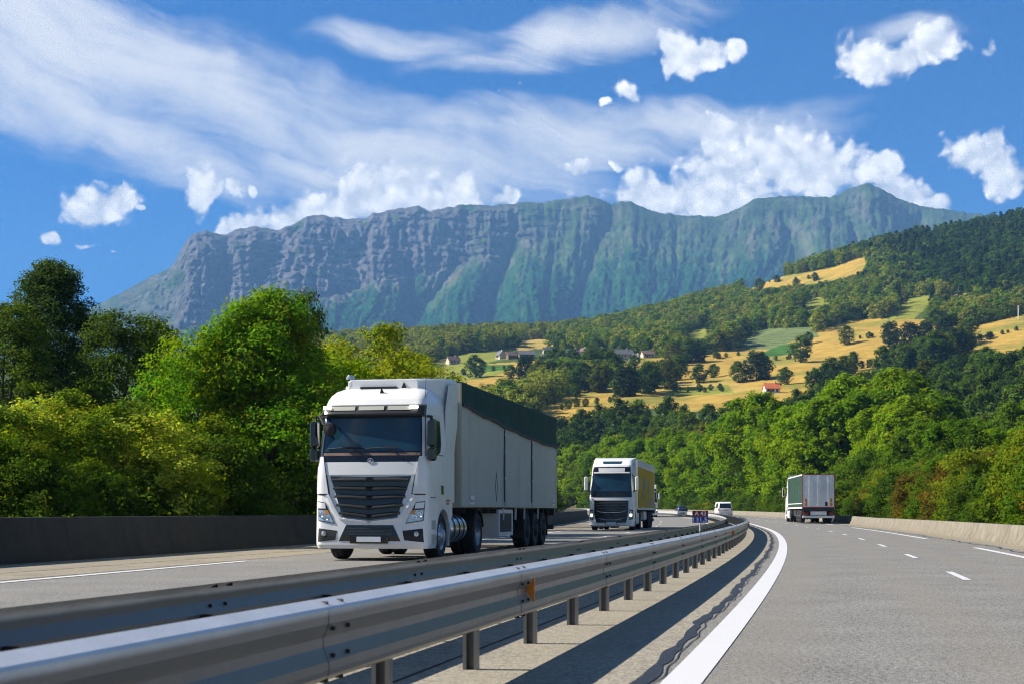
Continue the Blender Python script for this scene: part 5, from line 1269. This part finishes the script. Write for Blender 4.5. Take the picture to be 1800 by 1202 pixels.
def right_side():
    # belt of bright green trees behind the right-hand barrier
    pts = [(1085, 205, 0, .80), (1135, 212, 1, .78), (1180, 203, 0, .82), (1240, 215, 3, .80), (1215, 236, 1, .86), (1290, 205, 1, 1.0), (1335, 196, 0, 1.06), (1375, 214, 3, 1.08), (1400, 186, 1, .82), (1450, 192, 0, 1.05), (1490, 205, 3, 1.20), (1525, 190, 1, 1.12), (1575, 196, 0, 1.20), (1435, 175, 3, .74), (1550, 172, 1, .80), (1600, 165, 0, .9), (1640, 185, 2, .95), (1300, 232, 0, .95), (1110, 235, 3, .8), (1160, 250, 2, .82), (1420, 225, 1, 1.12),
           (1670, 122, 2, .52), (1745, 128, 1, .50), (1710, 150, 2, .62), (1790, 140, 3, .56), (1620, 138, 2, .55), (1850, 130, 2, .6), (1060, 215, 2, .72), (1040, 180, 2, .62), (1015, 200, 0, .66), (985, 170, 2, .62), (1650, 210, 2, 1.0), (1715, 200, 2, .85), (1790, 190, 2, .85)]
    for i, (u, D, k, s) in enumerate(pts):
        D0 = D
        while -21 < st((u - UC) / FPX * D, D)[1] < 15.5: D += 3
        s *= (D / D0) ** .78
        x, y, z = ground_at(u, D)
        darker = k == 2
        plant('plane_tree', M_PLN[k], (x, y, z - .2), i * 1.9, (s, s, s * (1 + .06 * math.sin(i * 3.3))), 'dull green round-headed tree in the belt behind the pale barrier' if darker else 'bright green broad-leaved tree in the belt behind the pale barrier', 'tree', 'dull green trees behind the pale barrier' if darker else 'bright green trees behind the pale barrier')
    # bushes along the barrier
    r = np.random.default_rng(5); s = 44.0; i = 0
    names = [('rust_shrub', 'rust-brown autumn bush behind the low pale barrier', 'rust-brown bushes along the pale barrier'), ('bronze_shrub', 'bronze-yellow bush behind the low pale barrier', 'bronze bushes along the pale barrier'), ('olive_bush', 'olive-green bush behind the low pale barrier', 'olive bushes along the pale barrier'), ('green_bush', 'deep green bush behind the low pale barrier', 'green bushes along the pale barrier')]
    while s < 430:
        for row in range(2):
            k = int(r.choice([0, 1, 2, 3], p=[.16, .36, .30, .18])) if s < 130 else int(r.choice([1, 2, 3], p=[.15, .45, .4]))
            t = t_wall(s) + 2.6 + row * 4.2 + r.random() * 1.5; x, y = P(s + r.random() * 2, t); z = float(terrain_z(x, y))
            sc = (.55 + .42 * r.random()) * (1 + .25 * row) * (1.0 if s < 130 else 1.15)
            n, lab, g = names[k]
            plant(n, M_RUS[k], (float(x), float(y), z - .15), r.random() * 6.28, (sc, sc, sc * (.8 + .35 * r.random())), lab, 'bush', g); i += 1
        s += 3.4 if s < 120 else 6.5
    # wood on the slope behind them
    n = 0; r = np.random.default_rng(8)
    for D in np.linspace(248, 520, 24):
        for uu in np.arange(-10, 18) * 1.08:
            u = 900 + (uu + r.random()) * 9.2 / D * FPX
            d = D + r.random() * 11; x, y, z = ground_at(u, d); sc = .72 + .5 * r.random(); hp = 12 * sc / d * FPX; v = HOR - (z - CAM_H) / d * FPX
            if not (930 < u < 1840): continue
            if in_field(np.array([u, u, u, u]), np.array([v, v - hp * .25, v - hp * .45, v - hp * .6])).any() : continue
            s_, t_ = st(x, y)
            if s_ < 470 and t_ < 17: continue
            if n >= 285: break
            k = int(r.choice(5, p=[.3, .25, .15, .2, .1]))
            plant('woodland_tree', M_MID[k], (x, y, z - .3), r.random() * 6.28, (sc, sc, sc * (.9 + .3 * r.random())), 'dark green tree in the wood between the bright belt and the ochre fields', 'tree', 'trees of the wood below the fields'); n += 1
right_side()

# single trees and clumps on the fields
def field_trees():
    L = [(1408, 637, 42, 0, 'oak with a long shadow in the middle of the ochre field'), (1498, 653, 32, 2, 'small open-crowned oak alone low on the ochre field'), (1564, 603, 34, 3, 'upper of two dark trees stacked on the ochre slope'), (1570, 622, 30, 3, 'lower of two dark trees stacked on the ochre slope'),
         (1600, 611, 40, 3, 'dark spreading tree beside the two stacked trees on the ochre slope'), (1627, 602, 34, 3, 'dark spreading tree at the upper end of the clump on the ochre slope'), (1668, 612, 52, 3, 'tallest dark tree on the right shoulder of the ochre slope'), (1706, 595, 32, 1, 'round tree on the upper right edge of the ochre slope'),
         (1648, 585, 40, 1, 'dark tree behind the clump, against the upper edge of the ochre slope'), (1488, 606, 30, 4, 'yellowish bushy tree beside the pale green field'), (1420, 606, 20, 1, 'small round tree at the lower corner of the pale green field'), (1230, 673, 30, 0, 'round tree standing in the green strip of the lower field'), (1255, 663, 22, 1, 'small dark tree on the field right of the round one'),
         (1298, 673, 34, 2, 'pale bushy tree in front of the tall dark pair'), (1330, 668, 46, 3, 'tall dark tree of the pair above the orange roof'), (1345, 667, 34, 3, 'dark tree right against the tall one above the orange roof'), (1380, 676, 28, 1, 'bushy tree right of the orange roof'), (1165, 672, 36, 1, 'round dark tree at the left end of the hedgerow row'), (1190, 668, 40, 0, 'second tree of the hedgerow row, lighter green'), (1120, 690, 34, 1, 'bushy tree at the lower end of the hedgerow'),
         (1200, 652, 20, 1, 'small dark tree on the upper field below the village road'), (1115, 650, 24, 1, 'small round tree beside the last village house'), (836, 664, 36, 1, 'dark rounded tree on the left field below the village'), (897, 665, 22, 0, 'low round tree in the ochre strip below the village'), (1012, 698, 22, 1, 'lone small tree on the lowest ochre field'),
         (1400, 505, 14, 1, 'small tree on the high ochre clearing, right one'), (1335, 512, 20, 1, 'small tree at the foot of the high ochre clearing'), (1365, 498, 12, 1, 'tiny tree in the middle of the high ochre clearing'), (1432, 495, 14, 0, 'tiny round tree at the top end of the high ochre clearing')]
    for i, (u, v, hp, k, lab) in enumerate(L):
        x, y, z = at_uv(u, v); h = hp / FPX * y; sc = h / 12.0 * 1.12
        plant('field_tree', M_MID[k], (x, y, z - .2), i * 1.37, (sc * 1.15, sc * 1.15, sc), lab, 'tree', 'single trees on the fields')
    # hedges of the field edges
    r = np.random.default_rng(17); pts = []
    for (a, b, n) in [((1095, 700), (1180, 675), 12), ((960, 652), (1085, 660), 16), ((930, 672), (1060, 690), 16), ((1440, 692), (1480, 680), 6), ((1560, 660), (1660, 645), 12), ((1175, 644), (1230, 638), 5), ((1500, 600), (1440, 612), 0), ((1040, 640), (1080, 668), 9), ((1620, 648), (1700, 626), 12)]:
        for i in range(n):
            f = (i + r.random() * .8) / max(n, 1); pts.append((a[0] + (b[0] - a[0]) * f + r.normal() * 6, a[1] + (b[1] - a[1]) * f + r.normal() * 3))
    nb = len(pts)
    for a, b, n in [((1180, 640), (1300, 626), 9), ((1290, 642), (1425, 628), 10), ((1420, 660), (1560, 642), 11), ((1500, 598), (1650, 578), 9), ((1700, 606), (1800, 580), 7), ((1100, 652), (1180, 646), 6), ((1180, 690), (1280, 686), 8), ((790, 664), (890, 648), 7), ((980, 722), (1090, 704), 7), ((1330, 500), (1440, 492), 6)]:
        for i in range(n):
            f = (i + r.random() * .9) / n; pts.append((a[0] + (b[0] - a[0]) * f + r.normal() * 2, a[1] + (b[1] - a[1]) * f + r.normal() * 1.0))
    for i, (u, v) in enumerate(pts):
        x, y, z = at_uv(u, v); sc = (.7 + .55 * r.random()) if i < nb else (.16 + .22 * r.random())
        plant('hedge_tree' if i < nb else 'hedge_shrub', M_MID[int(r.choice(5, p=[.3, .3, .1, .15, .15]))], (x, y, z - .2), r.random() * 6.3, (sc * 1.1, sc * 1.1, sc), 'bushy tree in the hedgerows that divide the fields' if i < nb else 'tiny shrub in the thin field boundary lines on the slope', 'tree' if i < nb else 'bush', 'hedgerow trees between the fields' if i < nb else 'tiny shrubs of the field boundaries')
field_trees()

# the woods of the upper hillside: nobody could count them, one object of instanced trees
VILLAGE = [(796, 640, 26, 17, .5, 'render_cream', 'roof_brown', 'small cream house with brown roof, leftmost of the village'), (880, 630, 20, 17, -1.1, 'render_cream', 'roof_slate', 'narrow gabled house at the left end of the main village cluster'), (900, 631, 22, 15, .35, 'timber', 'roof_brown', 'brown timber house next to the narrow gabled one'),
         (925, 629, 32, 16, .15, 'timber', 'roof_slate', 'long slate-roofed barn left of the village centre'), (962, 622, 18, 14, .2, 'render_cream', 'roof_slate', 'small house standing higher than the rest behind the village centre'), (960, 632, 22, 12, -.3, 'timber', 'roof_slate', 'low slate-roofed shed in front of the higher small house'), (984, 629, 22, 14, .4, 'timber', 'roof_slate', 'grey shed left of the square timber house in the centre'),
         (1006, 630, 28, 20, .2, 'timber', 'roof_slate', 'square timber house with dark slate roof in the village centre'), (1028, 631, 20, 6, .1, 'sign_white', 'trailer_white', 'low white flat-roofed building at the foot of the village'), (1026, 622, 14, 12, -.6, 'timber', 'roof_brown', 'tiny brown shed just right of the square timber house'), (1054, 622, 22, 13, .5, 'timber', 'roof_brown', 'brown-roofed barn half hidden by trees, right of the centre'),
         (1095, 631, 38, 20, .25, 'render_cream', 'roof_slate', 'largest cream house with wide slate roof, right part of the village'), (1118, 631, 14, 11, -.5, 'render_cream', 'roof_slate', 'small annexe beside the largest cream house'), (1138, 628, 26, 14, .3, 'render_cream', 'roof_brown', 'low cream house, rightmost of the village')]
def hw_(D): return 4.0 / D * FPX
def hill_woods():
    protos = bpy.data.collections.new('woodland_kinds')
    pal = [tuple((a * 1.4, b * 1.35, c * 1.3) for a, b, c in MIDG) + ((.20, .25, .04),), ((.26, .29, .045), (.22, .27, .04)), ((.16, .24, .035), (.19, .27, .04)), ((.24, .26, .05), (.19, .22, .045)), DARKG + MIDG[:1], ((.042, .082, .03), (.05, .092, .032))]
    for i in range(6):
        cr, tr = tree_meshes('wood', 60 + i, 11, 8.5 if i < 5 else 5.0, .05, 'round' if i < 5 else 'fir', 14, 8, 9, 1.0, 1.0, pal[i], .24 if i < 5 else .2, .2, inner=.05, jit=.5, mat='wood_leaves', limbs=False)
        o = bpy.data.objects.new('wood_kind', cr); protos.objects.link(o); o.name = 'k%d_wood' % i
    r = np.random.default_rng(3); N = 60000
    D = np.sqrt(r.random(N) * (1650 ** 2 - 430 ** 2) + 430 ** 2); u = 560 + r.random(N) * 1420
    X = (u - UC) / FPX * D; Z = terrain_z(X, D); V = HOR - (Z - CAM_H) / D * FPX
    sc = .75 + .55 * r.random(N); sc = sc * (1 + .25 * fbm(X / 60, D / 60, 91, 2)); hp = 11 * sc / D * FPX; hw = 4.0 * sc / D * FPX
    bad = in_field(u, V) | in_field(u, V - hp * .5) | in_field(u - hw, V - hp * .5) | in_field(u + hw, V - hp * .5) | in_field(u, V - hp * .8)
    # the settled terraces around the village keep gaps
    vill = (V > 612) & (V < 645) & (u > 770) & (u < 1150)
    bad |= vill & (r.random(N) < .72)
    bad |= (D < 530) & (u > 930) & (u < 1840)
    for (hu, hv, hw, hh) in [h[:4] for h in VILLAGE]:
        yd = at_uv(hu, hv)[1]; bad |= (D < yd + 6) & (D > yd - 260) & (np.abs(u - hu) < hw * .55 + hw_(D)) & (V - hp < hv - hh * .25) & (V > hv - hh * 1.3)
        bad |= (np.abs(D - yd) < 12) & (np.abs(u - hu) < hw * .8)
    # thin to about one tree per 52 square metres
    cell = {}; keep = []
    for i in np.nonzero(~bad)[0]:
        key = (int(X[i] // 6.6), int(D[i] // 6.6))
        if key in cell: continue
        cell[key] = 1; keep.append(i)
    keep = np.array(keep); X, D, Z, sc, V, u = X[keep], D[keep], Z[keep], sc[keep], V[keep], u[keep]
    n = len(keep)
    conif = sstep(1380, 1600, u - .9 * (V - 430) + 90 * fbm(X / 70, D / 70, 95, 3)) * sstep(560, 500, V) * sstep(1250, 1420, u)
    k = r.choice([0, 1, 2, 3, 4], size=n, p=[.28, .24, .2, .18, .10]); k = np.where(r.random(n) < conif, np.where(r.random(n) < .75, 5, 4), k)
    k = np.where((u < 980) & (r.random(n) < .7), np.where(r.random(n) < .5, 1, 3), k)
    me = bpy.data.meshes.new('hillside_woods'); me.vertices.add(n); me.vertices.foreach_set('co', np.stack([X, D, Z - .4], 1).astype(np.float32).ravel())
    for nm, typ, arr, fld in (('kind', 'INT', k.astype(np.int32), 'value'), ('size', 'FLOAT', sc.astype(np.float32), 'value'), ('turn', 'FLOAT', (r.random(n) * 6.28).astype(np.float32), 'value')):
        a = me.attributes.new(nm, typ, 'POINT'); a.data.foreach_set(fld, arr)
    me.update()
    o = tag(link('hillside_woods', me), 'mixed woods covering the upper hillside', None, None, 'stuff')
    ng = bpy.data.node_groups.new('woods', 'GeometryNodeTree'); ng.interface.new_socket('Geometry', in_out='INPUT', socket_type='NodeSocketGeometry'); ng.interface.new_socket('Geometry', in_out='OUTPUT', socket_type='NodeSocketGeometry')
    gi, go = ng.nodes.new('NodeGroupInput'), ng.nodes.new('NodeGroupOutput')
    ip = ng.nodes.new('GeometryNodeInstanceOnPoints'); ci = ng.nodes.new('GeometryNodeCollectionInfo'); ci.inputs[0].default_value = protos; ci.inputs[1].default_value = True; ci.inputs[2].default_value = True
    def att(nm, dt): a = ng.nodes.new('GeometryNodeInputNamedAttribute'); a.data_type = dt; a.inputs[0].default_value = nm; return a.outputs[0]
    ip.inputs['Pick Instance'].default_value = True
    cx = ng.nodes.new('ShaderNodeCombineXYZ'); ng.links.new(att('turn', 'FLOAT'), cx.inputs[2]); er = ng.nodes.new('FunctionNodeEulerToRotation'); ng.links.new(cx.outputs[0], er.inputs[0])
    ng.links.new(gi.outputs[0], ip.inputs['Points']); ng.links.new(ci.outputs[0], ip.inputs['Instance']); ng.links.new(att('kind', 'INT'), ip.inputs['Instance Index']); ng.links.new(er.outputs[0], ip.inputs['Rotation']); ng.links.new(att('size', 'FLOAT'), ip.inputs['Scale']); ng.links.new(ip.outputs[0], go.inputs[0])
    md = o.modifiers.new('woods', 'NODES'); md.node_group = ng
    print('woods', n)
hill_woods()

# ---------------------------------------------------------------- village
def house(u, v, wpx, hpx, rz, wall, roof, label, group='houses of the hillside village', pitch=.55, cat='house'):
    x, y, z = at_uv(u, v); k = .82 if group else .72; w = wpx * k / FPX * y; h = hpx * k / FPX * y; dp = w * .7
    r = tag(empty('house', (x, y, z - .3), rz), label, cat, group)
    m = MB(); he = h * (1 - pitch)
    m.box(-w / 2, w / 2, -dp / 2, dp / 2, -4, he); m.prism([(-dp / 2 + .01, he), (dp / 2 - .01, he), (0, h - .1)], 'x', -w / 2, w / 2); wa = m.build('wall', wall, r)
    m = MB(); o = w * .06
    for sg in (-1, 1): m.loft([[(-w / 2 - o, sg * (dp / 2 + o), he - o * .6), (w / 2 + o, sg * (dp / 2 + o), he - o * .6), (w / 2 + o, 0, h), (-w / 2 - o, 0, h)], [(-w / 2 - o, sg * (dp / 2 + o), he - o * .6 + .3), (w / 2 + o, sg * (dp / 2 + o), he - o * .6 + .3), (w / 2 + o, 0, h + .3), (-w / 2 - o, 0, h + .3)]])
    rf = m.build('roof', roof, r)
    m = MB(); m.box(w * .2, w * .2 + .7, -.3, .4, h - .6, h + .9); m.build('chimney', 'render_cream', rf)
    for i, fx in enumerate((-.32, 0.02, .30)):
        m = MB(); m.box(fx * w - .5, fx * w + .5, -dp / 2 - .05, -dp / 2 + .05, he * .35, he * .35 + 1.25); m.build('window', 'window_dark', wa)
    m = MB(); m.box(-w * .16 - .5, -w * .16 + .5, -dp / 2 - .06, -dp / 2 + .05, -.2, 2.0); m.build('door', 'timber', wa)
    return r
def village():
    for h in VILLAGE: house(*h)
    house(1356, 690, 36, 24, .12, 'sign_white', 'roof_orange', 'white house with bright orange roof at the lower edge of the fields', None)
    x, y, z = at_uv(1790, 562); r = tag(empty('pole', (x, y, z)), 'thin white pole on the upper right field', 'pole'); m = MB(); m.tube([(0, 0, -1), (0, 0, 8.0)], [.3, .22], 8); m.build('shaft', 'sign_white', r)
    m = MB(); m.box(-.5, .5, -.12, .12, 7.2, 7.5); m.build('crossarm', 'trailer_grey', r)
village()

# ---------------------------------------------------------------- air
def haze():
    m = bpy.data.materials.new('haze'); m.use_nodes = True; nt = m.node_tree; nt.nodes.clear(); out = nd(nt, 'ShaderNodeOutputMaterial')
    v = nd(nt, 'ShaderNodeVolumePrincipled'); v.inputs['Color'].default_value = (.24, .52, 1.0, 1); v.inputs['Density'].default_value = 9.0e-5; v.inputs['Anisotropy'].default_value = 0.0
    lk(nt, v.outputs[0], out.inputs['Volume'])
    MAT['haze'] = m
    b = MB(); b.box(-9500, 9500, -800, 10500, -2.6, 1850); o = b.build('haze', 'haze'); tag(o, kind='stuff')
haze()
